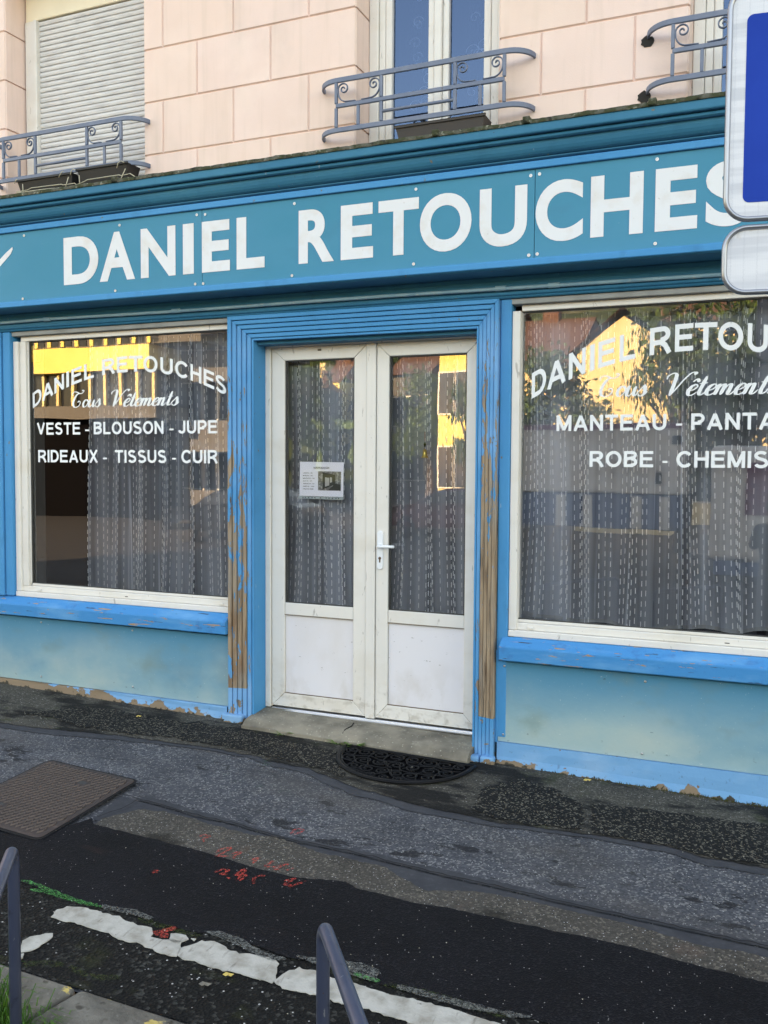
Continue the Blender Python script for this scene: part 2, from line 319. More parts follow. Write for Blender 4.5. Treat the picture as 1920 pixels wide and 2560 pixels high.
def glassm(name, refl, tint=(1, 1, 1), refl_tint=(1, 1, 1)):
    m = bpy.data.materials.new(name); m.use_nodes = True; N = m.node_tree.nodes; L = m.node_tree.links
    N.remove(N['Principled BSDF']); t = N.new('ShaderNodeBsdfTransparent'); t.inputs[0].default_value = (*tint, 1)
    g = N.new('ShaderNodeBsdfGlossy'); g.inputs['Roughness'].default_value = .0; g.inputs[0].default_value = (*refl_tint, 1); x = N.new('ShaderNodeMixShader')
    fr = N.new('ShaderNodeFresnel'); fr.inputs[0].default_value = 1.52
    a = N.new('ShaderNodeMath'); a.operation = 'MULTIPLY_ADD'; a.inputs[1].default_value = 1.6; a.inputs[2].default_value = refl; a.use_clamp = True
    geo = N.new('ShaderNodeNewGeometry'); nz = N.new('ShaderNodeTexNoise'); nz.inputs['Scale'].default_value = 1.6; nz.inputs['Detail'].default_value = 1
    L.new(geo.outputs['Position'], nz.inputs['Vector']); bp = N.new('ShaderNodeBump'); bp.inputs['Distance'].default_value = .0012; bp.inputs['Strength'].default_value = .6
    L.new(nz.outputs['Fac'], bp.inputs['Height']); L.new(bp.outputs[0], g.inputs['Normal'])
    L.new(fr.outputs[0], a.inputs[0]); L.new(a.outputs[0], x.inputs[0]); L.new(t.outputs[0], x.inputs[1]); L.new(g.outputs[0], x.inputs[2])
    L.new(x.outputs[0], N['Material Output'].inputs[0]); return m
m_glass = glassm('shop window glass', .095, (.96, .98, 1.0)); m_glass_up = glassm('upper window glass', .06, (.34, .40, .50), (.34, .58, .95))  # upper panes: deep blue of the mirrored sky put into the reflection tint
def sheer(name, col, cov):
    m = Mat(name, col, .9); t = m.N.new('ShaderNodeBsdfTransparent'); x = m.N.new('ShaderNodeMixShader')
    tr = m.N.new('ShaderNodeBsdfTranslucent'); tr.inputs[0].default_value = (*col, 1); y = m.N.new('ShaderNodeMixShader'); y.inputs[0].default_value = .25
    m.L.new(m.b.outputs[0], y.inputs[1]); m.L.new(tr.outputs[0], y.inputs[2])
    f = m.math('MAXIMUM', m.rng(m.noise((11, 11, .35), 4), .3, .72, cov*.55, cov*1.35), m.rng(m.noise((26, 26, .25), 3, off=(4, 1, 0)), .60, .72, cov*.4, cov*1.9)); m.L.new(f, x.inputs[0]); m.L.new(t.outputs[0], x.inputs[1]); m.L.new(y.outputs[0], x.inputs[2])
    m.L.new(x.outputs[0], m.N['Material Output'].inputs[0]); return m
m_sheer = sheer('grey sheer voile', (.66, .72, .82), .52)
m_hem = sheer('voile hem', (.6, .62, .64), .55)
m_thread = Mat('white thread', (.93, .95, .97), .8)
m_lace = sheer('lace net', (.35, .40, .50), .12)
m_panelgrey = Mat('inner side lining', srgb(150, 152, 150), .8); m_panelgrey.layer(srgb(120, 122, 118), (8, 8, 2), .45, .7, .6)
# ground
def asphalt(name, c0, c1, c2, scale, rough=.85, white=.985, bumpd=.004, wc=None):
    m = Mat(name, c0, rough, 0, .2)
    v = m.N.new('ShaderNodeTexVoronoi'); v.inputs['Scale'].default_value = 1; m.L.new(m.vec(scale), v.inputs['Vector'])
    m.mix(m.rng(m.sep(v.outputs['Color'], 0), .2, 1, 0, .9), c1)
    m.mix(m.rng(m.sep(v.outputs['Color'], 1), .82, .86, 0, .8), c2)
    m.layer(tuple(c*.5 for c in c0), 3.2, .50, .75, .6, det=9); m.layer(tuple(min(1, c*1.25) for c in c1), 1.1, .5, .7, .4, det=7)
    m.speck(scale*1.5, white, wc or srgb(190, 190, 188))
    m.speck(scale*1.1, .985, srgb(22, 22, 24))
    m.bump(v.outputs['Distance'], bumpd, .9); m.bump(m.noise(scale*.35, 5), bumpd*1.2, .6); return m
m_pave = asphalt('coarse grey asphalt', srgb(64, 67, 73), srgb(92, 95, 100), srgb(132, 132, 132), 110, .8, .975)
m_pave.layer(srgb(26, 27, 30), (2.6, 5, 4), .58, .60, .8, det=12, rough=.72); m_pave.layer(srgb(24, 25, 27), (7, 15, 4), .61, .63, .6, det=12, rough=.7, off=(4, 4, 0)); m_pave.layer(srgb(84, 80, 76), (1.0, 1.6, 1), .5, .7, .6, det=8, off=(3, 7, 0)); m_pave.layer(srgb(48, 50, 54), (.8, 2.4, 1), .52, .72, .6, det=9, off=(8, 1, 0))
m_tar = Mat('smooth tar band', srgb(66, 68, 72), .85, 0, .2); m_tar.layer(srgb(80, 83, 88), 45, .5, .7, .6, det=8); m_tar.layer(srgb(50, 53, 59), 10, .4, .7, .7, det=8); m_tar.bump(m_tar.noise(120, 6), .002, .7)
m_strip = asphalt('damp mossy concrete strip', srgb(66, 63, 58), srgb(84, 81, 74), srgb(110, 106, 96), 120, .9, .985, .003)
m_strip.layer(srgb(20, 21, 22), (1.6, 4, 3), .47, .56, .92, det=10, rough=.65); m_strip.layer(srgb(60, 66, 42), 7, .58, .7, .6, det=9, off=(9, 0, 0))
m_gravel = asphalt('dark coarse gravel patch', srgb(20, 20, 21), srgb(36, 36, 35), srgb(110, 105, 94), 110, .9, .95, .006, srgb(150, 142, 122))
m_tan = asphalt('tan gritty strip', srgb(68, 65, 61), srgb(86, 82, 77), srgb(118, 112, 102), 120, .9, .975, .005)
m_tan.layer(srgb(40, 38, 34), 3.4, .60, .68, .8, det=9); m_tan.layer(srgb(112, 88, 76), 2.4, .62, .74, .6, det=7, off=(2, 8, 1))
m_fresh = asphalt('fresh black asphalt', srgb(8, 9, 14), srgb(17, 18, 24), srgb(32, 33, 37), 150, .85, .996, .003)
m_fresh.layer(srgb(70, 50, 44), (1.2, 3, 1), .68, .8, .5, det=6)
m_wet = asphalt('damp gutter asphalt', srgb(11, 12, 13), srgb(24, 25, 24), srgb(66, 67, 64), 80, .8, .975, .009)
m_wet.layer(srgb(46, 50, 22), 5, .60, .72, .7, det=9); m_wet.layer(srgb(14, 15, 16), 8, .5, .65, .7)
m_road = asphalt('road asphalt', srgb(58, 58, 60), srgb(74, 74, 76), srgb(90, 90, 90), 60, .85, .99)
m_mark = Mat('worn thermoplastic marking', srgb(184, 182, 174), .7); m_mark.layer(srgb(140, 135, 124), (14, 14, 14), .42, .68, .85, det=9); m_mark.layer(srgb(84, 76, 66), (44, 10, 20), .60, .72, .6, det=9, dist=.5); m_mark.layer((.03, .03, .03), 26, .70, .72, 1, det=7); m_mark.bump(m_mark.noise(60, 8), .003, 1)
m_kerb = Mat('granite kerb', srgb(126, 122, 113), .9, 0, .2); m_kerb.layer(srgb(70, 68, 64), 6, .4, .7, .8, det=9); m_kerb.layer(srgb(140, 136, 126), 60, .6, .7, .6); m_kerb.layer(srgb(206, 180, 110), (9, 16, 9), .63, .66, .95, det=9, off=(1, 4, 0)); m_kerb.layer(srgb(52, 48, 42), 26, .58, .68, .7, det=9); m_kerb.bump(m_kerb.noise(22, 9), .02, 1)
m_hatch = Mat('rusty steel cover', srgb(72, 62, 59), .7, .1); m_hatch.layer(srgb(66, 58, 56), 5, .4, .7, .8, det=8); m_hatch.layer(srgb(116, 98, 88), 30, .6, .75, .6); m_hatch.bump(m_hatch.noise(90, 6), .002, .6)
m_crack = Mat('crack shadow filler', (.008, .008, .009), .9)
def spray(name, col, lo):
    m = Mat(name, col, .7); t = m.N.new('ShaderNodeBsdfTransparent'); x = m.N.new('ShaderNodeMixShader')
    f = m.rng(m.noise(85, 10, .8), lo+.02, lo+.17, 0, .8); m.L.new(f, x.inputs[0]); m.L.new(t.outputs[0], x.inputs[1]); m.L.new(m.b.outputs[0], x.inputs[2])
    m.L.new(x.outputs[0], m.N['Material Output'].inputs[0]); return m
m_red = spray('red spray paint', srgb(214, 74, 62), .42); m_green = spray('green spray paint', srgb(46, 150, 78), .43); m_green2 = spray('faded green spray', srgb(50, 130, 84), .50)
m_moss_s = spray('moss patch', srgb(60, 76, 24), .46); m_grime = spray('grey grout smear', srgb(108, 110, 106), .40)
m_leafg = Mat('weed leaf', srgb(70, 112, 34), .6); m_grass = Mat('fresh grass', srgb(40, 92, 22), .6); m_grass.layer(srgb(84, 124, 40), 20, .45, .7, .7)
m_dry = Mat('dry leaf', srgb(196, 170, 96), .8)
# ================================================================== GROUND
GRD = thing  # readability only
def smooth_poly(P, n=4, jit=.004, step=.014):
    out = []
    for i in range(len(P)):
        a, b = P[i], P[(i+1) % len(P)]; L = (b-a).length; k = max(1, min(140, int(L/step)))
        d = (b-a); nrm = Vector((-d.y, d.x, 0)).normalized() if d.length > 0 else Vector((0, 1, 0))
        for j in range(k):
            p = a.lerp(b, j/k); q = mnoise.noise(Vector((p.x*9, p.y*9, 0)))*jit*1.6+mnoise.noise(Vector((p.x*40, p.y*40, 5)))*jit+mnoise.noise(Vector((p.x*110, p.y*110, 8)))*jit*.7
            out.append(p+nrm*q)
    return out
def sheet(name, P, mat, lift, parent=None, jit=.004, thick=0, kind=None):
    P = smooth_poly([Vector((p.x, p.y, 0)) for p in P], jit=jit); n = len(P)
    bm = bmesh.new(); vs = [bm.verts.new((p.x, p.y, gz(p.x, p.y)+lift)) for p in P]
    bm.faces.new(vs); bmesh.ops.triangulate(bm, faces=bm.faces[:]); bmesh.ops.recalc_face_normals(bm, faces=bm.faces[:])
    if sum(f.normal.z for f in bm.faces) < 0: bmesh.ops.reverse_faces(bm, faces=bm.faces[:])
    if thick:
        lo = [bm.verts.new((p.x, p.y, gz(p.x, p.y)+lift-thick)) for p in P]
        for i in range(n): bm.faces.new((vs[i], lo[i], lo[(i+1) % n], vs[(i+1) % n]))
    me = bpy.data.meshes.new(name); bm.to_mesh(me); bm.free(); me.materials.append(mat.m); o = link(bpy.data.objects.new(name, me))
    if parent is not None: adopt(o, parent)
    if kind: o['kind'] = kind
    return o
def zc(x, y): return G(x/1.728, 1900+y/1.728)               # readings taken on enlarged crops
def zd(x, y): return G(960+x/1.728, 1960+y/1.728)
KY = -2.71                                                   # back edge of the kerb (street side of the pavement)
KF = KY-.2
mb = MB()
mb.add([(x, y, gz(x, y)) for x, y in ((-16, .4), (-16, KY), (12, KY), (12, .4))], [(0, 1, 2, 3)])
pav = obj('pavement', mb, m_pave); tag(pav, kind='structure')
def gr_patch(name, pts, mat, lift, jit=.004, thick=0): o = sheet(name, pts, mat, lift, pav, jit, thick); return o
# strip along the wall
top = [G(0, 1640)*0+Vector((x, .10, 0)) for x in (-7.5, 2.5)]
edgeB = [(0,1810),(121,1825),(278,1839),(405,1856),(521,1871),(631,1891),(694,1911),(770,1923),(833,1949),(897,1975),(960,1990),(1035,2014),(1134,2035),(1238,2058),(1463,2087),(1672,2121),(1770,2150),(1920,2173)]
eb = [G(*p) for p in edgeB]; ext0 = Vector((-7.5, eb[0].y+.05, 0)); ext1 = Vector((2.5, eb[-1].y, 0))
tarP = [ext0+Vector((0, .05, 0))]+eb+[ext1]+[Vector((p.x, p.y-.075-.02*math.sin(p.x*3), 0)) for p in reversed(eb)]
gr_patch('tar_band', [top[0], ext0]+[Vector((p.x, p.y-.06-.025*math.sin(p.x*3+1), 0)) for p in eb]+[Vector((2.5, eb[-1].y-.06, 0)), top[1]], m_tar, .004, .008)
gr_patch('concrete_strip', [top[0], ext0]+eb+[ext1, top[1]], m_strip, .008, .012)
gr_patch('gravel_patch', [zd(900,792),zd(1080,770)] and [G(1482,2016),G(1590,2024),G(1700,2040),G(1800,2053),G(1920,2069),G(2050,2090),G(2050,2190),G(1920,2168),G(1770,2146),G(1672,2117),G(1560,2100),G(1476,2086)], m_gravel, .012, .012)
gr_patch('damp_patch', [G(1180,2030),G(1215,1975),G(1300,1950),G(1390,1980),G(1455,2020),G(1460,2082),G(1330,2066),G(1240,2053)], m_gravel, .012, .02)
gr_patch('damp_patch', [G(60,1785),G(230,1770),G(420,1800),G(560,1822),G(700,1850),G(830,1880),G(850,1905),G(860,1945),G(770,1916),G(690,1902),G(520,1862),G(400,1848),G(270,1832)], m_gravel, .012, .03)
# tar bands beside the crack, tan strip, fresh asphalt, gutter
crack = [zc(520,160),zc(600,180),zc(850,250),zc(1000,285),zc(1250,355),zc(1500,405),zc(1659,445),G(1105,2194),G(1249,2226),G(1394,2261),G(1539,2293),G(1683,2325),G(1828,2356),G(1920,2377),G(2100,2420)]
tanTop = [zc(405,290),zc(440,262),zc(620,220),zc(700,228),zc(880,280),zc(1080,330),zc(1200,345),zc(1400,415),zc(1659,470),G(1018,2209),G(1064,2232),G(1190,2235),G(1278,2249),G(1420,2284),G(1500,2300),G(1620,2330),G(1760,2372),G(1920,2400),G(2100,2440)]
blackTop = [zc(405,290),zc(700,365),zc(880,410),zc(1100,480),zc(1250,520),zc(1490,540),zc(1540,570),zc(1659,595),G(960,2246),G(1047,2267),G(1174,2290),G(1330,2325),G(1481,2356),G(1597,2382),G(1712,2417),G(1920,2469),G(2100,2510)]
blackBot = [zc(90,540),zc(250,600),zc(430,650),zc(560,680),zc(650,710),zc(850,765),zc(900,762),zc(1050,800),zc(1250,870),zc(1350,892),zc(1500,930),zc(1640,990),G(1076,2498),G(1191,2527),G(1330,2560),G(1500,2600)]
mbot = [zc(160,358), zc(200,345), zc(400,262)]
gr_patch('tar_band', crack[:14]+[crack[14]]+[Vector((p.x, p.y-.02, 0)) for p in reversed(tanTop[1:])]+[zc(400,262)], m_tar, .004, .004)
gr_patch('tar_band', [Vector((p.x, p.y+.045+.015*math.sin(p.x*4), 0)) for p in crack[1:]]+[Vector((p.x, p.y, 0)) for p in reversed(crack[1:])], m_tar, .0075, .008)
gr_patch('gritty_strip', tanTop+[Vector((p.x, p.y-.01, 0)) for p in reversed(blackTop[1:])], m_tan, .011, .010)
left_ext = [Vector((-6, -2.25, 0)), Vector((-6, -1.4, 0)), zc(0,330), zc(160,345)]
gr_patch('fresh_asphalt', blackTop[:1]+blackTop[1:]+[Vector((3.5, blackTop[-1].y, 0)), Vector((3.5, -2.5, 0))]+list(reversed(blackBot))+left_ext+[zc(400,262)], m_fresh, .015, .005)
gr_patch('gutter_strip', [Vector((-8, -2.2, 0))]+[Vector((p.x, p.y+.03, 0)) for p in blackBot]+[Vector((3.5, -2.45, 0)), Vector((3.5, KY+.004, 0)), Vector((-8, KY+.004, 0))], m_wet, .011, .004)
# grey grout smears at the lower edge of the fresh asphalt
for pts in ([zc(440,645),zc(520,655),zc(600,668),zc(665,700),zc(640,715),zc(560,690),zc(450,665)], [zc(880,762),zc(950,760),zc(1050,795),zc(1130,850),zc(1240,880),zc(1180,890),zc(1060,840),zc(960,790)], [zc(1270,865),zc(1400,880),zc(1560,900),zc(1640,930),zc(1630,985),zc(1500,945),zc(1350,900)], [zd(60,885),zd(200,925),zd(400,975),zd(640,1032),zd(560,1030),zd(380,1000),zd(160,935),zd(50,905)]):
    gr_patch('grout_smear', pts, m_grime, .0188, .006)
# crack line
def ribbon(pts, w, lift, jit=.003):
    P = catmull([Vector((p.x, p.y, 0)) for p in pts], 10); m = MB(); n = len(P); a = []; b = []
    for i, p in enumerate(P):
        t = (P[min(i+1, n-1)]-P[max(i-1, 0)]).normalized(); q = Vector((-t.y, t.x, 0)); o = q*mnoise.noise(Vector((p.x*25, p.y*25, 0)))*jit
        ww = w*(.7+.6*abs(mnoise.noise(Vector((p.x*60, p.y*60, 3))))) * min(1, .3+8*min(i, n-1-i)/n)
        for l, s in ((a, 1), (b, -1)): v = p+o+q*ww*s/2; l.append((v.x, v.y, gz(v.x, v.y)+lift))
    m.add(a+b, [(i, n+i, n+i+1, i+1) for i in range(n-1)]); return m
obj('crack', ribbon(crack, .009, .0165, .012), m_crack, pav)
obj('crack', ribbon([zc(600,180),zc(560,205),zc(520,225),zc(470,240),zc(420,262)], .006, .0165), m_crack, pav)
obj('crack', ribbon([G(1130,2032),G(1160,2040),G(1185,2036),G(1200,2046)], .005, .014), m_crack, pav)
# white markings
def marking(pts): return gr_patch('white_marking', pts, m_mark, .0165, .009, .003)
for P in ([(232,695),(250,665),(290,648),(350,650),(420,670),(520,690),(545,710),(590,715),(600,730),(650,745),(655,760),(650,780),(700,795),(770,805),(775,830),(765,865),(700,850),(600,815),(545,800),(470,765),(400,750),(320,720)],
          [(735,772),(800,775),(812,790),(780,805),(740,795)], [(825,788),(850,792),(835,801)],
          [(770,860),(780,835),(870,800),(920,805),(1000,840),(1060,855),(1190,885),(1198,900),(1195,950),(1180,975),(1100,965),(1000,935),(900,910),(840,890),(775,880)],
          [(80,838),(100,800),(150,778),(220,768),(222,780),(180,815),(130,840),(80,850)], [(72,888),(75,860),(100,855),(100,872),(80,890)]):
    marking([zc(*p) for p in P])
marking([zc(1190,975),zc(1230,935),zc(1290,918),zc(1360,930),zc(1450,965),zc(1550,995),zc(1659,1020),zd(80,950),zd(200,970),zd(300,1000),zd(400,1025),G(1330,2592),G(1420,2612),G(1400,2680),G(1150,2610),zc(1590,1100),zc(1480,1070),zc(1340,1030),zc(1240,1010)])
# spray marks
def spr(name, m, strokes, w, f=zc, lift=.0225):
    for st in strokes: obj(name, ribbon([f(*p) for p in st], w, lift, .006), m, pav)
spr('red_spray_mark', m_red, [[(860,352),(885,343),(905,350),(880,362),(885,375)], [(930,425),(960,405),(1000,402),(950,430),(935,437),(990,438)], [(1000,425),(1040,420),(1015,435),(1010,448)], [(1085,455),(1115,445),(1090,470)],
    [(1145,475),(1180,460),(1150,480),(1200,482),(1245,470),(1190,492),(1215,498)], [(1240,500),(1270,488)], [(925,508),(960,495),(985,500),(955,515),(985,518)], [(1020,545),(1060,495),(1015,520),(1060,520),(1035,545)],
    [(1090,560),(1105,530),(1145,520)], [(1225,545),(1275,535),(1230,560),(1270,565),(1250,570),(1320,545)], [(1258,340),(1280,318),(1310,325),(1270,342)], [(660,512),(675,498),(682,510)], [(980,530),(995,535)]], .016)
spr('red_spray_mark', m_red, [[(665,778),(700,765),(765,748)], [(690,785),(730,785)]], .035, lift=.0225)
z5 = lambda x, y: G(500+x/2.074, 1600+y/2.074)
spr('green_spray_mark', m_green2, [[(320,640),(345,635),(330,660),(375,645)], [(110,725),(130,705),(155,705)], [(175,745),(215,740),(235,755)], [(290,775),(330,765)], [(400,800),(440,790),(460,800)]], .022, z5, .010)
spr('green_spray_line', m_green, [[(92,540),(160,562),(250,600),(330,630),(440,658)], [(130,580),(220,598),(300,625),(420,655)], [(1530,948),(1580,965),(1640,985)]], .026)
spr('moss_streak', m_moss_s, [[(600,700),(680,730),(780,760),(870,785)], [(300,912),(380,950),(420,960),(520,965)], [(100,905),(200,900),(280,905)]], .04, lift=.018)
spr('moss_streak', m_moss_s, [[(0,890),(120,910),(250,940),(380,985),(540,1030)]], .035, zd, .018)
# ---- kerb, gutter channel and road
kerb = thing('kerb', 'grey granite kerb stones edging the pavement above the grassy gutter', 'kerb', (-2, KY-.1, 0))
xs = [-9.4, -8.2, -7.0, -5.8, -4.6, -3.4, -2.02, -.86, .3, 1.5, 2.7]
ks = [G(230, 2453).x+.0]
joint = zc(398, 955).x+.01
offx = joint-(-2.02)
for i in range(len(xs)-1):
    x0, x1 = xs[i]+offx+.008, xs[i+1]+offx-.008; m = MB()
    z0 = gz(x0, KY)+.022; z1 = gz(x1, KY)+.022; sk = -.05
    m.add([(x0+sk,KF,z0-.32),(x1+sk,KF,z1-.32),(x1,KY,z1-.32),(x0,KY,z0-.32),(x0+sk,KF,z0-.012),(x1+sk,KF,z1-.012),(x1,KY,z1),(x0,KY,z0)],
          [(0,3,2,1),(4,5,6,7),(0,1,5,4),(1,2,6,5),(2,3,7,6),(3,0,4,7)])
    o = obj('kerb_stone', m, m_kerb, kerb, .022, 3, ang=.7)
mb = MB(); mb.add([(-200, KF+.03, gz(0, 0)-.19), (-200, -13.5, -.36), (200, -13.5, -.36), (200, KF+.03, gz(0, 0)-.19)], [(0, 1, 2, 3)])
tag(obj('road', mb, m_road), kind='structure')
# far terrain: rises into a wooded hillside
mb = MB(); nx, ny = 40, 26
def hill(X, Y):
    t = max(0, -Y-16); base = -.36-.0002*t+max(0, t-14)*.055+max(0, t-40)*.16
    return base+mnoise.noise(Vector((X*.02, Y*.02, 1)))*max(0, t-20)*.04
vs = []
for j in range(ny+1):
    Y = -13.5-(j/ny)**1.8*330
    for i in range(nx+1):
        X = -260+i*13; vs.append((X, Y, hill(X, Y)))
mb.add(vs, [(j*(nx+1)+i, (j+1)*(nx+1)+i, (j+1)*(nx+1)+i+1, j*(nx+1)+i+1) for j in range(ny) for i in range(nx)])
m_hill = Mat('hillside scrub', srgb(66, 84, 42), .9); m_hill.layer(srgb(40, 56, 28), .25, .4, .6, .9, det=8); m_hill.layer(srgb(120, 116, 92), .1, .6, .7, .6); m_hill.mix(m_hill.rng(m_hill.sep(m_hill.pos, 1), -44, -40), srgb(52, 52, 54))      # paved forecourts near the street, scrub further up
tag(obj('hillside', mb, m_hill, smooth=True), kind='structure')
mb = MB(); mb.add([(-500, 14, -.9), (500, 14, -.9), (500, 500, -.9), (-500, 500, -.9)], [(0, 1, 2, 3)]); tag(obj('ground', mb, m_road), kind='structure')
# ---- steel access cover with raised chevron tread
A, Bp, C = G(124,1910), G(341,1961), G(98,2108); D = A+(C-Bp)
cover = thing('access_cover', 'brown steel access cover with raised chevron tread set in the pavement', 'manhole cover', ((A.x+C.x)/2, (A.y+C.y)/2, gz(A.x, A.y)))
def cp(u, v, h=0):
    p = A+(Bp-A)*u+(D-A)*v; return (p.x, p.y, gz(p.x, p.y)+h)
def rr(u0, u1, v0, v1, r, n=5):
    out = []
    for cu, cv, a0 in ((u1-r, v0+r, -90), (u1-r, v1-r, 0), (u0+r, v1-r, 90), (u0+r, v0+r, 180)):
        for k in range(n+1): a = math.radians(a0+90*k/n); out.append((cu+r*math.cos(a), cv+r*math.sin(a)))
    return out
o1 = rr(-.02, 1.02, -.02, 1.02, .06); o2 = rr(0, 1, 0, 1, .05); o3 = rr(.02, .98, .02, .98, .04); n = len(o1)
m = MB(); m.add([cp(*p, .0185) for p in o1], [tuple(range(n))]); j = obj('frame_joint', m, m_crack, cover)
m = MB(); m.add([cp(*p, .021) for p in o2]+[cp(*p, .024) for p in o3], [(i, (i+1) % n, n+(i+1) % n, n+i) for i in range(n)]+[tuple(range(n, 2*n))]); obj('plate', m, m_hatch, cover)
m = MB(); ca = 17; cr = 20
for a in range(ca):
    for b in range(cr):
        u = .045+(a+.5)/ca*.91; v = .045+(b+.5)/cr*.91; s_ = (1 if b % 2 else -1)*.020; w = .0085
        P = [(u-.026, v-s_), (u, v+s_), (u+.026, v-s_)]; 
        if (abs(u-.62) < .045 and abs(v-.22) < .03) or (abs(u-.30) < .045 and abs(v-.75) < .03): continue
        bot = [(x, y-w*1.4) for x, y in P]+[(x, y+w*1.4) for x, y in reversed(P)]; topp = [(x, y-w*.6) for x, y in P]+[(x, y+w*.6) for x, y in reversed(P)]
        m.add([cp(*q, .0235) for q in bot]+[cp(*q, .0295) for q in topp], [(0,1,7,6),(1,2,8,7),(2,3,9,8),(3,4,10,9),(4,5,11,10),(5,0,6,11),(6,7,10,11),(7,8,9,10)])
m_tread = Mat('worn tread steel', srgb(96, 83, 77), .6, .15); m_tread.layer(srgb(82, 72, 68), 12, .4, .7, .7)
t = obj('chevron_tread', m, m_tread, cover); t['kind'] = 'stuff'
for u, v in ((.62, .22), (.30, .75)):
    m = MB(); q = rr(u-.04, u+.04, v-.022, v+.022, .015, 3); m.add([cp(*p, .0245) for p in q], [tuple(range(len(q)))]); obj('lifting_slot', m, m_crack if False else m_gasket, cover)
# ================================================================== BUILDING (upper floor)
YW = .12; YB = .34
bld = thing('apartment_building', 'pale peach rendered apartment building with scored block joints above the blue shop', 'building', (-1.9, .3, 0))
OPEN = [(-5.17, -3.96, 3.30, 5.20), (-2.40, -1.515, 3.30, 5.20), (-.49, .40, 3.30, 5.20)]
BX0, BX1, BZ1 = -16.0, 12.0, 8.4  # height chosen so the building's shadow reaches across the street
m = MB(); g = .012; x = BX0
for (a, b, z0, z1) in OPEN:
    m.box(x, a-g, YW+.010, YB, 2.6, BZ1); m.box(a-g, b+g, YW+.010, YB, z1+g, BZ1); x = b+g
m.box(x, BX1, YW+.010, YB, 2.6, BZ1); obj('wall', m, m_mortar, bld)
m = MB(); m.box(BX0, BX1, YB+.001, YB+5.5, BZ1-.3, BZ1); m.box(BX0, BX1, YB+5.3, YB+5.5, -.5, BZ1-.31); m.box(BX0, BX0+.2, YB+.002, YB+5.29, -.5, BZ1-.31); m.box(BX1-.2, BX1, YB+.002, YB+5.29, -.5, BZ1-.31)
obj('sun_block_walls', m, m_mortar, bld)  # unseen rear shell, added to block the low sun
m = MB(); m.box(BX0, BX1, -.12, YB+5.6, BZ1+.001, BZ1+.18); obj('roof', m, m_mortar, bld, .01)  # unseen roof, added to block the low sun
B('lower_wall', m_peach, bld, BX0, -5.9, YW, YB, -.3, 2.6, 0); B('lower_wall', m_peach, bld, 1.1, BX1, YW, YB, -.3, 2.6, 0)
def block(x0, x1, z0, z1):
    gp = .0024; bv = .006; x0 += gp; x1 -= gp; z0 += gp; z1 -= gp
    if x1-x0 < .03 or z1-z0 < .03: return
    m = MB(); yj = YW+mnoise.noise(Vector((x0*7, z0*7, 2)))*.0012
    m.add([(x0, YW+.0095, z0), (x1, YW+.0095, z0), (x1, YW+.0095, z1), (x0, YW+.0095, z1), (x0+bv, yj, z0+bv), (x1-bv, yj, z0+bv), (x1-bv, yj, z1-bv), (x0+bv, yj, z1-bv)],
          [(4,5,6,7), (0,1,5,4), (1,2,6,5), (2,3,7,6), (3,0,4,7)]); obj('render_block', m, m_peach, bld)
PIT = .343
jx = {0: {0: [-7.1, -6.55, -6.0, -5.45], 1: [-3.537, -2.989], 2: [-1.025], 3: [.72, 1.2]}, 1: {0: [-6.85, -6.3, -5.72], 1: [-3.804, -3.261, -2.72], 2: [-1.271, -.767], 3: [.95, 1.4]}}
def courses(segs, par0):
    for k in range(-1, 7):
        z0 = 3.793+PIT*(k-1); z1 = z0+PIT; par = 0 if (k % 2 == 0) else 1
        for si, (a, b) in enumerate(segs):
            J = [a]+[q for q in jx[par].get(si, []) if a < q < b]+[b]
            for p, q in zip(J, J[1:]): block(p, q, z0, z1)
courses([(-7.6, -5.17), (-3.96, -2.40), (-1.515, -.49), (.40, 1.9)], 0)
for (a, b, z0, z1) in OPEN:                                    # blocks over the openings
    for k in range(5, 9):
        zz0 = 3.793+PIT*(k-1); zz1 = zz0+PIT; zz0 = max(zz0, z1)
        if zz1 > BZ1 or zz1 <= z1: continue
        block(a, (a+b)/2, zz0, zz1); block((a+b)/2, b, zz0, zz1)
# reveals (scored at each course)
for (a, b, z0, z1) in OPEN:
    for k in range(-1, 6):
        q0 = 3.793+PIT*(k-1)+.005; q1 = min(q0+PIT-.010, z1)
        if q1 <= q0: continue
        for s_, e in ((-1, a), (1, b)):
            m = MB(); xa, xb = (e-.0115, e) if s_ < 0 else (e, e+.0115); m.box(xa, xb, YW+.008, YB, q0, q1); obj('reveal_block', m, m_peach, bld, .002)
# ---- left window: roller shutter
YF = .32
def add_window(par, x0, x1, bars, ztop, name='window'):
    w = obj(name, (lambda mm: (mm.box(x0, x1, YF+.05, YF+.06, ztop, 5.2), mm)[1])(MB()), m_cass, par); return w
sh = B('shutter', m_cass, bld, -5.158, -3.972, YF-.01, YF+.05, 4.955, 5.195, .004)
m = MB(); m.box(-5.158, -5.075, YF-.02, YF+.05, 3.32, 4.953); obj('frame', m, m_white, sh, .004)
m = MB(); m.box(-4.05, -3.972, YF-.02, YF+.05, 3.32, 4.953); obj('frame', m, m_white, sh, .004)
m = MB(); m.box(-5.073, -5.045, YF-.03, YF+.03, 3.32, 4.953); obj('guide_rail', m, m_white, sh, .003)
m = MB(); prof = [(0, 0), (-.007, .004), (-.0095, .017), (-.007, .030), (-.001, .0345), (.004, .0345), (.004, 0)]
z = 3.42; sx0, sx1 = -5.044, -4.052; first = None
while z < 4.93:
    if first is None:
        m = MB(); m.extr_x([(YF+.012+y, z+q) for y, q in prof], sx0, sx1); first = obj('slat', m, m_shut, sh); z0f = z
    else:
        c = first.copy(); link(c); c.parent = sh; c.matrix_parent_inverse = first.matrix_parent_inverse.copy(); c.location = (random.uniform(-.001, .001), random.uniform(-.0015, .0015), z-z0f)
    z += .0365
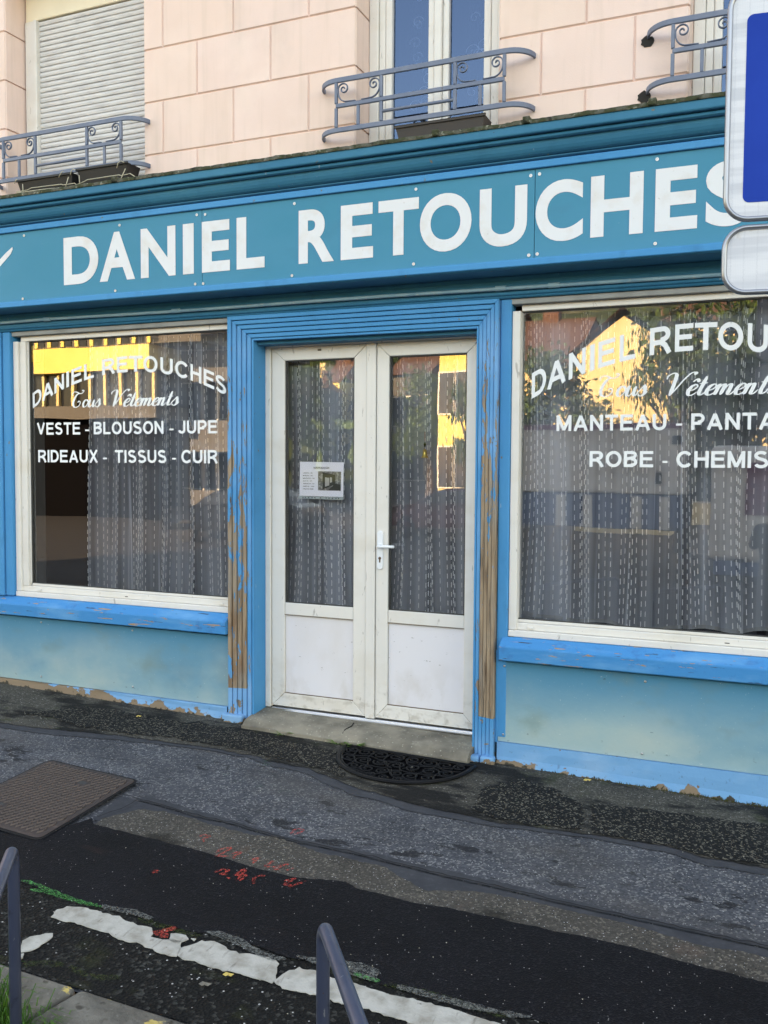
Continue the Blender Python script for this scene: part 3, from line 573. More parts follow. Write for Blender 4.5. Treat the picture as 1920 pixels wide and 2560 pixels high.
# ---- casement windows (middle and right)
def casement(x0, x1, sill):
    w = B('window', m_white, bld, x0+.002, x0+.062, YF-.012, YF+.06, 3.34, 5.19, .005)
    B('frame', m_white, w, x0+.0635, x0+.105, YF+.004, YF+.06, 3.34, 4.70, .006, 2); B('frame', m_white, w, x1-.062, x1-.002, YF-.012, YF+.06, 3.34, 5.19, .005)
    B('frame', m_white, w, x0+.063, x1-.063, YF-.010, YF+.06, 4.705, 5.19, .005)
    B('frame', m_white, w, x1-.105, x1-.0635, YF+.004, YF+.06, 3.34, 4.70, .006, 2)
    c = (x0+x1)/2+.01
    B('frame', m_white, w, x0+.106, x0+.150, YF+.0, YF+.05, 3.34, 4.70, .008, 2); B('frame', m_white, w, x1-.150, x1-.106, YF+.0, YF+.05, 3.34, 4.70, .008, 2)
    B('mullion', m_white, w, c-.026, c+.026, YF-.018, YF+.05, 3.34, 4.70, .012, 3); B('frame', m_white, w, c-.066, c-.027, YF+.0, YF+.05, 3.34, 4.70, .006, 2); B('frame', m_white, w, c+.027, c+.066, YF+.0, YF+.05, 3.34, 4.70, .006, 2)
    for a, b in ((x0+.151, c-.067), (c+.067, x1-.151)):
        B('frame', m_white, w, a, b, YF+.002, YF+.05, 4.635, 4.698, .006, 2); B('frame', m_white, w, a, b, YF+.002, YF+.05, 3.36, 3.46, .006, 2)
        m = MB(); m.add([(a, YF+.03, 3.46), (b, YF+.03, 3.46), (b, YF+.03, 4.635), (a, YF+.03, 4.635)], [(0, 1, 2, 3)]); obj('pane', m, m_glass_up, w)
    return w
casement(-2.40, -1.515, 3.4); casement(-.49, .40, 3.4)
# rooms behind
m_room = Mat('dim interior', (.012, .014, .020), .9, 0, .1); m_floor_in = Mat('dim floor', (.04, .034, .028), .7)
def room(name, x0, x1, y0, y1, z0, z1, mat):
    m = MB(); m.add([(x0,y0,z0),(x1,y0,z0),(x1,y1,z0),(x0,y1,z0),(x0,y0,z1),(x1,y0,z1),(x1,y1,z1),(x0,y1,z1)], [(0,1,2,3),(4,7,6,5),(1,5,6,2),(2,6,7,3),(3,7,4,0)]); o = obj(name, m, mat); return tag(o, kind='structure')
room('upper_room', -2.9, -1.0, YB+.004, 3.0, 2.9, 6.2, m_room); room('upper_room', -.9, 1.0, YB+.004, 3.0, 2.9, 6.2, m_room)
room('shop_room', -5.6, 1.0, .36, 3.6, .06, 2.88, m_room)
# lace net and sloping timber behind the middle upper window
def lace(x0, x1, lab):
    m = MB(); n = 40
    vs = [(x0+(x1-x0)*i/n, YB+.10+.02*math.sin(i*1.1)+.01*math.sin(i*2.3), z) for z in (3.40, 5.1) for i in range(n+1)]
    m.add(vs, [(i, i+1, n+2+i, n+1+i) for i in range(n)]); o = obj('net_curtain', m, m_lace, smooth=True); tag(o, lab, 'curtain')
    r = random.Random(int(x0*10)); mb = MB()
    for _ in range(16):
        cx, cz = r.uniform(x0+.03, x1-.03), r.uniform(3.5, 4.9); s = r.choice((-1, 1)); sc = r.uniform(.03, .05); pts = []
        for k in range(16):
            a = k*.5; rad = sc*(1-k/18); pts.append((cx+s*rad*math.cos(a), YB+.075, cz+rad*math.sin(a)))
        mb.tube(pts, .0022, 4)
    e = obj('embroidery', mb, m_thread, o); e['kind'] = 'stuff'
lace(-2.17, -1.98, 'white embroidered net curtain behind the left pane of the middle upper window'); lace(-1.80, -1.64, 'white embroidered net curtain behind the right pane of the middle upper window')
# ---- balcony railings
def railing(cx):
    r_ = obj('railing', (lambda mm: mm)(MB()) if False else rail_bar(cx, 3.996, 4.026), m_iron, bld, .003)
    for z0, z1, full in ((3.850, 3.875, 0), (3.708, 3.737, 1)):
        m = rail_bar(cx, z0, z1) if full else (lambda mm: (mm.box(cx-.515, cx+.515, -.008, .008, z0, z1), mm)[1])(MB()); obj('rail', m, m_iron, r_, .003)
    for x in (-.513, -.222, .228, .513):
        B('upright', m_iron, r_, cx+x-.009, cx+x+.009, -.009, .009, 3.7375, 3.8495, .002); B('upright', m_iron, r_, cx+x-.009, cx+x+.009, -.009, .009, 3.8755, 3.9955, .002)
    for x in (-.37, .375): B('upright', m_iron, r_, cx+x-.009, cx+x+.009, -.007, .007, 3.7375, 3.8495, .002)
    m = MB(); m.tube([(cx-.213, 0, 3.793), (cx+.219, 0, 3.793)], .0095, 10); obj('bar', m, m_iron, r_, smooth=True)
    for c0 in (cx-.3675, cx+.3705):
        for s in (-1, 1):
            pts = []; ex = c0+s*.134
            pts.append((c0+s*.02, 0, 3.879))
            for k in range(1, 8): a = math.radians(-90+k*90/7*1.0); pts.append((c0+s*(.075+.058*math.cos(a)), 0, 3.939+.058*math.sin(a)))
            cxx, czz = c0+s*.098, 3.957
            for k in range(30):
                a = k*.32; rad = .036*(1-k/34); pts.append((cxx+s*rad*math.cos(a), 0, czz+rad*math.sin(a)))
            m = MB(); m.tube(pts, .0042, 6, up=(0, 1, 0), flat=2.0); obj('scroll', m, m_iron, r_, smooth=True)
    return r_
def rail_bar(cx, z0, z1):
    P = []; 
    for k in range(9): a = math.radians(90*k/8); P.append((cx-.652+.137*(1-math.cos(a))*1.0, YW+.01-(.13)*math.sin(a)))
    P = P+[(2*cx-x, y) for x, y in reversed(P)]; n = len(P); m = MB(); T = .012; a = []; b = []
    for i, p in enumerate(P):
        p0, p1 = P[max(i-1, 0)], P[min(i+1, n-1)]; tx, ty = p1[0]-p0[0], p1[1]-p0[1]; l = math.hypot(tx, ty) or 1; nx_, ny_ = ty/l, -tx/l
        if i in (0,): nx_, ny_ = -1, 0
        if i == n-1: nx_, ny_ = 1, 0
        a.append((p[0]+nx_*T*.6, p[1]+ny_*T*.6)); b.append((p[0]-nx_*T*.6, p[1]-ny_*T*.6))
    vs = [(*p, z0) for p in a]+[(*p, z0) for p in b]+[(*p, z1) for p in a]+[(*p, z1) for p in b]; fs = []
    for i in range(n-1): fs += [(i, n+i, n+i+1, i+1), (2*n+i, 2*n+i+1, 3*n+i+1, 3*n+i), (i, i+1, 2*n+i+1, 2*n+i), (n+i, 3*n+i, 3*n+i+1, n+i+1)]
    fs += [(0, 2*n, 3*n, n), (n-1, 2*n-1, 4*n-1, 3*n-1)]; m.add(vs, fs); return m
for cx in (-4.565, -1.9575, -.045): railing(cx)
m_hole = Mat('chipped render hole', (.03, .028, .026), .95)
for cx, cz in ((-.688, 3.985), (-.70, 3.70)):
    m = MB(); P = [(cx-.012+.036*math.cos(a)*(1+.35*mnoise.noise(Vector((a*2, cx, 0)))), cz+.03*math.sin(a)*(1+.4*mnoise.noise(Vector((a*3, 1, 2))))) for a in [k*math.pi/8 for k in range(16)]]
    m.prism(P, YW-.0035, YW+.01); obj('render_hole', m, m_hole, bld)
# ================================================================== SHOP FRONT
shop = thing('shop_front', 'blue painted timber shop front reading DANIEL RETOUCHES with two display windows', 'shop front', (-2.5, 0, 0))
SX0, SX1 = -5.9, 1.1
FO = -.12                                                      # the fascia box stands this far in front of the architrave
def pz(z, Y): return CAM[2]+(z-CAM[2])*(Y+FO+5)/(Y+5)
def FZ(prof): return [((y if y > .05 else y+FO), (pz(z, min(y, 0)))) for y, z in prof]
def cprof(name, prof, mat, bev=.002, x0=SX0, x1=SX1):
    m = MB(); m.extr_x(prof, x0, x1); return obj(name, m, mat, shop, bev)
m_moss_rot = m_moss
m = MB()                                                       # ragged flashing
nseg = 420; vs = []
for i in range(nseg+1):
    X = SX0+(SX1-SX0)*i/nseg; w = mnoise.noise(Vector((X*9, 0, 0)))*.0035+mnoise.noise(Vector((X*50, 3, 0)))*.0022
    vs += [(X, y_, z_) for y_, z_ in ((-.133+FO-w*.4, pz(3.554, -.13)+w*.6), (-.137+FO-w*.4, pz(3.574, -.13)+w*1.4), (-.06+FO, pz(3.580, -.13)+w*1.6), (YW+.004, pz(3.59, -.13)+.03))]
m.add(vs, [(i*4+k, i*4+k+1, i*4+5+k, i*4+4+k) for i in range(nseg) for k in range(3)]); obj('mossy_flashing', m, m_moss, shop, smooth=True)
for X in (-3.9, -1.25, -.62, -1.75):
    m = MB(); m.box(X-.02, X+.02, -.145+FO, -.05+FO, pz(3.556, -.13), pz(3.592, -.13)); obj('flashing_clip', m, m_moss, shop, .006, 2)
cprof('cornice_board', FZ([(-.122, 3.505), (-.127, 3.512), (-.127, 3.556), (YW, 3.556), (YW, 3.505)]), m_teal)
cprof('cornice_moulding', FZ([(-.095, 3.478), (-.104, 3.484), (-.106, 3.492), (-.10, 3.500), (-.08, 3.5045), (YW, 3.5045), (YW, 3.478)]), m_teal, 0)
cv = [(-.078+(.048)*(1-math.cos(math.radians(a))), 3.4775-.07*math.sin(math.radians(a))) for a in range(0, 91, 15)]
cprof('cornice_cove', FZ(cv[::-1]+[(YW, 3.4775), (YW, 3.4075)]), m_teal, 0)
cprof('cornice_bead', FZ([(-.036, 3.392), (-.046, 3.398), (-.046, 3.402), (-.036, 3.407), (YW, 3.407), (YW, 3.392)]), m_teal, 0)
cprof('upper_fillet', FZ([(-.047, 3.345), (-.050, 3.349), (-.050, 3.382), (-.045, 3.385), (YW, 3.385), (YW, 3.345)]), m_blue, .001)
cprof('lower_fillet', FZ([(-.062, 2.825), (-.066, 2.829), (-.066, 2.861), (-.060, 2.865), (YW, 2.865), (YW, 2.825)]), m_blue, .001)
cv = [(.03-.03*math.cos(math.radians(a))*0-.0*a+.0, 2.8245-.0*a) for a in ()]
zs = pz(2.825, -.06)-.0008
cprof('fascia_soffit', [(-.060+FO, zs), (YW, zs), (YW, zs-.012), (-.03, zs-.012), (-.05+FO, zs-.006)][::-1], m_teal, 0)
cprof('architrave_cove', [(-.012, 2.782), (YW, 2.782), (YW, 2.705), (.004, 2.705), (.004, 2.745), (.0, 2.765), (-.006, 2.775)][::-1], m_teal, 0)
cprof('architrave_head', [(-.010, zs-.0125), (YW, zs-.0125), (YW, 2.7825), (-.010, 2.7825)][::-1], m_teal, 0)
cprof('architrave_moulding', [(.0, 2.7045), (YW, 2.7045), (YW, 2.668), (-.004, 2.668), (-.010, 2.674), (-.004, 2.680), (-.014, 2.686), (-.004, 2.692), (-.006, 2.702)][::-1], m_teal, 0)
# sign boards
xj = [SX0, W(506, 600, -.03+FO).x, W(1337, 540, -.03+FO).x, SX1]
for a, b in zip(xj, xj[1:]):
    B('sign_board', m_board, shop, a+.0015, b-.0015, -.034+FO, -.01+FO, pz(2.8655, -.03), pz(3.3445, -.03), .0012)
for px, py in ((60,589),(57,747),(299,563),(288,727),(492,537),(513,536),(488,710),(508,709),(736,509),(730,689),(1040,473),(1034,660),(1327,439),(1349,435),(1322,638),(1343,635),(1643,398),(1638,609)):
    p = W(px, py, -.036+FO); m = MB()
    n = 12; vs = [(p.x+r*math.cos(2*math.pi*k/n), y, p.z+r*math.sin(2*math.pi*k/n)) for r, y in ((.0085, -.0345+FO), (.0085, -.0375+FO), (.0045, -.0375+FO), (.003, -.0355+FO)) for k in range(n)]
    m.add(vs, [(i*n+k, i*n+(k+1) % n, (i+1)*n+(k+1) % n, (i+1)*n+k) for i in range(3) for k in range(n)]+[tuple(range(3*n, 4*n))]); obj('screw', m, m_steel, shop)
YL = -.0362+FO
zb, zt = pz(2.951, -.03), pz(3.268, -.03)
def face_fn(Y, z0, z1): return lambda x, t: (x, Y, z0+(z1-z0)*t)
def lx(px, py): return W(px, py, YL).x
big = [('D',275,425,440,0),('A',430,583,430,0),('N',608,758,400,0),('I',790,837,388,0),('E',872,993,375,0),('L',1022,1143,362,0),('R',1290,1443,330,0),('E',1472,1612,310,0)]
for ch, a, b, y, _ in big:
    place_text('letter', ch, m_letter, shop, face_fn(YL, zb, zt), lx(a/1.728, 400+y/1.728), lx(b/1.728, 400+y/1.728), .034)
for ch, a, b, y in (('T',-24,150,280),('O',155,378,270),('U',413,618,240),('C',655,860,215),('H',893,1120,190),('E',1172,1355,165),('S',1390,1590,150)):
    dz = .0
    place_text('letter', ch, m_letter, shop, face_fn(YL, zb, zt), lx(960+a/1.728, 400+y/1.728), lx(960+b/1.728, 400+y/1.728), .034)
m = MB(); P = [W(x/4.147, 560+y/4.147, YL) for x, y in ((0,365),(60,300),(128,238),(132,262),(110,312),(60,372),(0,440))]
m.add([(-5.30, YL, P[0].z-.09)]+[tuple(p) for p in P]+[(-5.24, YL, P[-1].z-.09)], [tuple(range(9))]); obj('scissor_blade_logo', m, m_letter, shop)
# pipe
m = MB(); pts = []
for px, py in ((0,808),(120,798),(400,781),(560,770),(760,755),(960,741),(1100,732),(1240,723),(1400,713),(1600,700),(1816,686)):
    q = W(px, py, -.014); pts.append(q)
pts = [Vector((SX0, -.014, pts[0].z))]+pts+[Vector((SX1, -.014, pts[-1].z))]
m.tube(pts, .0105, 10); obj('cable_pipe', m, m_pipe, shop, smooth=True)
for px, py in ((118,799),(440,778),(1252,722),(1385,714)):
    q = W(px, py, -.014); m = MB(); m.tube([q-Vector((.03, 0, -.0015)), q+Vector((.03, 0, .0015))], .0145, 10); obj('pipe_coupling', m, m_pipe, shop, smooth=False)
# --- door surround: nested mitred mouldings
OX0, OX1, OZ = -3.215, -1.452, 2.666; nb = 5; bw = .0315
for k in range(nb):
    x0, x1, z1 = OX0+k*bw, OX1-k*bw*.78, OZ-k*bw*.88; w = bw-.004; wr = bw*.78-.003; wz = bw*.88-.0035; y0 = -.030+k*.0075; gb = gz(-3.2, 0)+.03; gb2 = gz(-1.5, 0)+.015
    m = MB(); m.prism([(x0, gb), (x0+w, gb), (x0+w, z1-wz), (x0, z1)], y0, .05); obj('surround_moulding', m, m_peel if k in (0, 1, 2, 3) else m_peel_in, shop, .0025)
    m = MB(); m.prism([(x0, z1), (x0+w, z1-wz), (x1-wr, z1-wz), (x1, z1)], y0, .05); obj('surround_moulding', m, m_blue, shop, .0025)
    m = MB(); m.prism([(x1-wr, gb2), (x1, gb2), (x1, z1), (x1-wr, z1-wz)], y0, .05); obj('surround_moulding', m, m_peel_r if k in (0, 1, 2, 3) else m_peel_in, shop, .0025)
m = MB(); m.box(OX0+.001, OX0+nb*bw, .012, .10, .02, OZ); m.box(OX1-nb*bw*.78, OX1-.001, .012, .10, 0, OZ); m.box(OX0+nb*bw, OX1-nb*bw*.78, .012, .10, OZ-nb*bw*.88, OZ-.001); obj('surround_backing', m, m_teal, shop)
IX0, IX1, IZ = OX0+nb*bw+.0005, OX1-nb*bw*.78-.0005, OZ-nb*bw*.88-.0005
m = MB(); m.box(IX0, IX0+.012, .006, .19, .10, IZ); obj('reveal_board', m, m_blue, shop, .001)
m = MB(); m.box(IX1-.012, IX1, .006, .19, .06, IZ); obj('reveal_board', m, m_blue, shop, .001)
m = MB(); m.box(IX0+.0125, IX1-.0125, .006, .19, IZ-.012, IZ); obj('reveal_board', m, m_blue, shop, .001)
m = MB(); m.box(IX0+.0125, IX1-.0125, .05, .19, IZ-.034, IZ-.0125); obj('reveal_board', m, m_teal, shop, .001)
# stone feet of the surround
for x0, x1, h in ((-3.25, -3.10, .10), (-1.60, -1.53, .085), (-1.525, -1.44, .09)):
    m = MB(); m.box(x0, x1, -.055, .0, gz(x0, 0)-.05, gz(x0, 0)+h-.045); o = obj('foot_stone', m, m_plinth, shop, .012, 2)
# --- step
step = MB(); sL, sR = W(637, 1799, 0), W(1188, 1885, 0)
y1 = -.17; zt_ = .135
xa, xb = IX0+.0, IX1+.0
prof = lambda X, zt0: [(YB, gz(X, 0)-.1), (-.125, gz(X, 0)-.1), (-.12, gz(X, -.12)+.028), (-.108, zt0-.028), (-.085, zt0-.006), (-.045, zt0+.004), (.17, zt0+.022), (YB, zt0+.022)]
vs = []; NS = 60
for i in range(NS+1):
    X = xa-.0+(xb-xa)*i/NS; z_ = .138-.035*i/NS*.6
    for j, (y, z) in enumerate(prof(X, z_)):
        w = mnoise.noise(Vector((X*12, y*20, z*20)))*.007 if 1 < j < 6 else 0; vs.append((X, y+w, z+w*.6))
step.add(vs, [(i*8+j, i*8+j+1, i*8+9+j, i*8+8+j) for i in range(NS) for j in range(7)]+[tuple(range(8)), tuple(range(NS*8+7, NS*8-1, -1))])
dstep = obj('doorstep', step, m_conc, ang=.6); tag(dstep, 'worn cracked concrete step in front of the white double door', 'doorstep')
m = MB(); pts = [W(876, 1818, .05), W(872, 1828, 0), W(861, 1838, -.03), W(858, 1848, -.06), W(850, 1862, -.1)]
for i in range(len(pts)): pts[i] = Vector((pts[i].x, (.10, .04, -.02, -.07, -.105)[i], (.152, .150, .143, .132, .09)[i]-.008))
m.tube(pts, .0035, 5); obj('crack', m, m_crack, dstep)
# --- door frame and leaves
DY = .16
def mit(par, name, x0, x1, z0, z1, wl, wr, wt, wb, y0, y1, mat, bev=.004, bottom=True):
    out = []
    g = .0006
    for P in ([(x0, z0), (x0+wl, z0+wb), (x0+wl, z1-wt), (x0, z1)], [(x0, z1), (x0+wl, z1-wt), (x1-wr, z1-wt), (x1, z1)], [(x1-wr, z0+wb), (x1, z0), (x1, z1), (x1-wr, z1-wt)])+(([(x0, z0), (x1, z0), (x1-wr, z0+wb), (x0+wl, z0+wb)],) if bottom else ()):
        c = (sum(p[0] for p in P)/4, sum(p[1] for p in P)/4); Q = [(p[0]+(g if p[0] < c[0] else -g), p[1]+(g if p[1] < c[1] else -g)) for p in P]
        m = MB(); m.prism(Q, y0, y1); out.append(obj(name, m, mat, par, bev, 2))
    return out
dfr = MB(); dfr.box(IX0+.0125, -3.006, DY-.012, DY+.07, .165, 2.502); dfr.box(-1.6, IX1-.0125, DY-.012, DY+.07, .14, 2.502); dfr.box(-3.006+.0005, -1.6005, DY-.012, DY+.07, 2.484, 2.502)
obj('door_frame', dfr, m_white, shop, .003)
m = MB(); m.box(-3.004, -1.60, DY+.001, DY+.075, .150, .163); m.box(-3.004, -1.60, DY-.018, DY+.0, .146, .156); obj('threshold', m, m_alu, shop, .002)
m = MB(); m.box(-3.004, -1.60, DY+.04, DY+.06, .163, .2); m.box(-3.004, -1.6, DY+.055, DY+.06, .2, 2.49); obj('door_gap', m, m_dark, shop) if False else None
def leaf(x0, x1, gx0, gx1, hinge):
    d = B('door', m_white, shop, gx0+.001, gx1-.001, DY+.004, DY+.05, .776, .853, .004, 2)          # mid rail carries the leaf
    mit(d, 'door_frame', x0, x1, .176, 2.482, gx0-x0, x1-gx1, .082, .088, DY, DY+.052, m_white)
    B('panel', m_panel, d, gx0+.0012, gx1-.0012, DY+.016, DY+.04, .265, .7745, .002)
    m = MB(); m.add([(gx0, DY+.028, .853), (gx1, DY+.028, .853), (gx1, DY+.028, 2.40), (gx0, DY+.028, 2.40)], [(0, 1, 2, 3)]); obj('pane', m, m_glass, d)
    for P in ((gx0+.001, gx0+.007, .8535, 2.3995), (gx1-.007, gx1-.001, .8535, 2.3995)): B('gasket', m_gasket, d, P[0], P[1], DY+.010, DY+.027, P[2], P[3], 0)
    for P in ((.8535, .8595), (2.3935, 2.3995)): B('gasket', m_gasket, d, gx0+.0072, gx1-.0072, DY+.010, DY+.027, P[0], P[1], 0)
    for a, b, c, e in ((gx0-.001, gx1+.001, .7735, .7765), (gx0-.001, gx1+.001, .263, .2662)): B('joint', m_groove, d, a, b, DY+.0035, DY+.02, c, e, 0)
    return d
d1 = leaf(-3.002, -2.334, -2.908, -2.421, 0); d2 = leaf(-2.268, -1.606, -2.186, -1.695, 1)
B('astragal', m_white, d1, -2.332, -2.271, DY-.010, DY+.05, .170, 2.482, .004, 2)
B('vent_cap', m_groove, d1, -2.672, -2.648, DY-.004, DY+.001, 2.452, 2.464, .001)
hx = -2.236; m = MB(); P = []
for k in range(13): a = math.radians(180*k/12); P.append((hx+.019*math.cos(a), 1.322+.019*math.sin(a)))
for k in range(13): a = math.radians(180+180*k/12); P.append((hx+.019*math.cos(a), 1.122+.019*math.sin(a)))
P = P; m.prism(P[::-1], DY-.012, DY+.0); 
m_hw = Mat('white lacquered handle', srgb(228, 232, 236), .3)
obj('handle_plate', m, m_hw, d2, .002)
m = MB(); m.tube([(hx+.002, DY-.010, 1.247), (hx+.002, DY-.045, 1.247), (hx+.006, DY-.055, 1.247), (hx+.03, DY-.058, 1.248), (hx+.075, DY-.058, 1.249), (hx+.112, DY-.055, 1.249)], [.012, .010, .0095, .009, .0088, .0085], 12, up=(0, 0, 1)); obj('lever', m, m_hw, d2, smooth=True)
m = MB(); vs = [(hx+.009*math.cos(a), 1.172+.009*math.sin(a)) for a in [k*math.pi/6 for k in range(12)]]; m.prism(vs, DY-.0142, DY-.0119); m.box(hx-.004, hx+.004, DY-.0141, DY-.0119, 1.146, 1.165); obj('keyhole', m, Mat('lock brass dark', (.10, .055, .035), .5, .6), d2)
# --- display windows
def shop_window(x0, x1, gx0, gx1, xl, xr):
    w = B('display_window', m_white, shop, x0, x1, .012, .10, .782, .818, .004, 2)                   # lower track
    B('window_frame', m_white, w, x0+.002, x1, .040, .10, .819, .858, .004, 2)
    B('window_frame', m_white, w, gx0, x1, .058, .10, .859, .876, .003)
    B('window_frame', m_white, w, x0, x0+.045, .018, .10, .820, 2.60, .004, 2); B('window_frame', m_white, w, x0+.0455, gx0-.012, .036, .10, .859, 2.60, .004, 2)
    B('window_frame', m_white, w, gx0-.0115, gx0-.001, .052, .10, .877, 2.60, .003)
    B('window_frame', m_white, w, x0+.046, x1, .044, .10, 2.601, 2.636, .004, 2); B('window_head', m_panelgrey, w, x0-.05, x1, .010, .10, 2.6365, 2.666, .002)
    B('gasket', m_gasket, w, gx0, x1, .060, .073, .8765, .8815, 0); B('gasket', m_gasket, w, gx0, x1, .060, .073, 2.594, 2.5995, 0); B('gasket', m_gasket, w, gx0, gx0+.005, .060, .073, .882, 2.593, 0)
    m = MB(); m.add([(gx0, GLASS, .876), (gx1, GLASS, .876), (gx1, GLASS, 2.60), (gx0, GLASS, 2.60)], [(0, 1, 2, 3)]); obj('pane', m, m_glass, w)
    for cx in (gx0+.09, gx1-.09):
        if cx < x1-.02: B('drain_cap', m_white, w, cx-.018, cx+.018, .030, .0398, .828, .842, .003)
    B('drain_slot', m_crack, w, (gx0+gx1)/2-.012, (gx0+gx1)/2+.012, .0385, .0402, .832, .836, 0)
    s_ = MB(); s_.extr_x([(.05, .653), (-.050, .653), (-.056, .657), (-.058, .732), (-.052, .740), (.011, .781), (.10, .781), (.10, .653)][::-1], xl, xr); obj('window_sill', s_, m_sillp, w, .003)
    return w
wl_ = shop_window(-5.035, -3.217, -4.925, -3.217, -5.9, -3.218)
wr_ = shop_window(-1.385, SX1-.2, -1.352, SX1-.2, -1.418, SX1)
B('pilaster', m_blue, shop, -5.36, -5.112, -.022, .10, .785, 2.665, .004); B('pilaster', m_blue, shop, -5.108, -5.037, -.010, .10, .785, 2.665, .006)
B('pilaster', m_blue, shop, OX1+.002, -1.3865, .004, .10, .20, 2.665, .006)
# kick panels and plinth
def kickp(x0, x1, mat, px):
    k = B('kick_panel', mat, shop, x0, x1, .006, .03, .178, .636, .0015)
    for q in px:
        p = W(*q, .004); m = MB(); n = 10; vs = [(p.x+r*math.cos(2*math.pi*i/n), y, p.z+r*math.sin(2*math.pi*i/n)) for r, y in ((.0075, .006), (.0065, .001), (.003, -.001)) for i in range(n)]
        m.add(vs, [(a*n+i, a*n+(i+1) % n, (a+1)*n+(i+1) % n, (a+1)*n+i) for a in range(2) for i in range(n)]+[tuple(range(2*n, 3*n))]); obj('screw', m, m_steel, k)
    return k
kickp(-5.9, -3.218, m_kick, ((103,1556),(103,1691),(331,1576),(332,1717),(574,1596),(574,1744)))
kickp(-1.435, SX1, m_kick2, ((1261,1665),(1258,1836),(1613,1704),(1605,1884)))
B('batten', m_teal, shop, -1.4365, SX1, .004, .03, .637, .652, .002); B('batten', m_blue, shop, -1.4505, -1.4365, .002, .03, .17, .70, .002)
for x0, x1 in ((-5.9, -3.235), (-1.436, SX1)):
    m = MB(); NS = int((x1-x0)/.05); vs = []
    for i in range(NS+1):
        X = x0+(x1-x0)*i/NS; g0 = gz(X, 0)
        for z_ in (g0-.05, g0+.012, min(g0+.05, .160), min(g0+.1, .168), .176):
            w = (mnoise.noise(Vector((X*6, 0, z_*14)))*.006-.010*max(0, 1-(z_-g0)/.05)) if z_ < .17 else 0; vs.append((X, -.008+w, z_))
        vs.append((X, .05, .176))
    m.add(vs, [(i*6+k, i*6+6+k, i*6+7+k, i*6+k+1) for i in range(NS) for k in range(5)]); obj('plinth', m, m_plinth, shop, smooth=False)
m = MB(); m.box(SX0, SX1, -.005+FO, YW, zs+.001, pz(3.50, -.1)); obj('fascia_core', m, m_dark, shop)
m = MB(); m.box(-5.9, -3.217, .031, .034, .1, .78); m.box(OX1, SX1, .031, .034, .0, .78); m.box(-5.9, -5.1, .05, .09, .7, 2.9); m.box(SX0, SX1, YW+.01, YW+.02, 2.62, 3.5); obj('backing_board', m, m_dark, shop)
B('grey_side_lining', m_panelgrey, shop, -4.97, -4.925, .102, .20, .86, 2.62, .002)
B('yellow_bracket', Mat('yellowed plastic', srgb(214, 176, 84), .5), wl_, -4.925, -4.885, .079, .13, 2.455, 2.575, .004)
# --- vinyl lettering on glass
YV = GLASS-.0015
kL = 2.592; L5 = lambda x, y: W(x/kL, 760+y/kL, YV); kR = 2.304; L7 = lambda x, y: W(1200+x/kR, 740+y/kR, YV)
def line(par, words, f, yt, yb, off=.028):
    zt1 = f(words[0][1], yt).z; zb1 = f(words[0][1], yb).z
    for wd_, a, b in words:
        fn = face_fn(YV, zb1, zt1)
        if wd_ == '-':
            m = MB(); zc_ = zb1+(zt1-zb1)*.33; m.add([(f(a, yb).x, YV, zc_-.005), (f(b, yb).x, YV, zc_-.005), (f(b, yb).x, YV, zc_+.006), (f(a, yb).x, YV, zc_+.006)], [(0, 1, 2, 3)]); obj('vinyl_dash', m, m_vinyl, par)
        else: place_sans('vinyl_word', wd_, m_vinyl, par, fn, f(a, yb).x, f(b, yb).x, .185)
line(wl_, (('VESTE',240,520),('-',552,578),('BLOUSON',608,1060),('-',1098,1125),('JUPE',1155,1408)), L5, 770, 848)
line(wl_, (('RIDEAUX',248,635),('-',667,693),('TISSUS',745,1078),('-',1115,1140),('CUIR',1175,1410)), L5, 946, 1025)
pe = L7(1659, 778).x; mx = lambda d: pe+d
line(wr_, (('MANTEAU',440,1072),('-',1128,1165),('PANTALON',1215,2010)), L7, 688, 778)
line(wr_, (('ROBE',630,997),('-',1050,1080),('CHEMISE',1130,1760)), L7, 893, 984)
def arch(par, f, letters, xc, zmid, zend, hw, h):
    fn = lambda x, t: (x, YV, zmid-(zmid-zend)*(abs(x-xc)/hw)**2*(.94+.06*(abs(x-xc)/hw)**2)+h*t)
    for ch, a, b in letters: place_sans('vinyl_letter', ch, m_vinyl, par, fn, a, b, .18)
# left arch
xs5 = (('D',210,268),('A',272,345),('N',352,415),('I',430,447),('E',463,530),('L',545,608),('R',662,745),('E',758,828),('T',835,925),('O',930,1022),('U',1040,1120),('C',1135,1220),('H',1235,1305),('E',1320,1388),('S',1395,1465))
fx = lambda x: L5(x, 500).x
arch(wl_, L5, [(c, fx(a), fx(b)) for c, a, b in xs5], fx(845), L5(845, 440).z, L5(225, 668).z, fx(845)-fx(222), .108)
fx7 = lambda x: L7(x, 400).x
xs7 = [('D',300,382),('A',388,495),('N',512,608),('I',632,660),('E',680,778),('L',802,893),('R',975,1097),('E',1120,1225),('T',1232,1362),('O',1368,1512),('U',1537,1655)]
arch(wr_, L7, [(c, fx7(a), fx7(b)) for c, a, b in xs7]+[('C',-.0+fx7(1690), fx7(1820)), ('H', fx7(1850), fx7(1965)), ('E', fx7(1995), fx7(2095)), ('S', fx7(2110), fx7(2230))], fx7(1262), L7(1262, 312).z, L7(310, 590).z, fx7(1262)-fx7(305), (L7(1180,150).z-L7(1180,308).z))
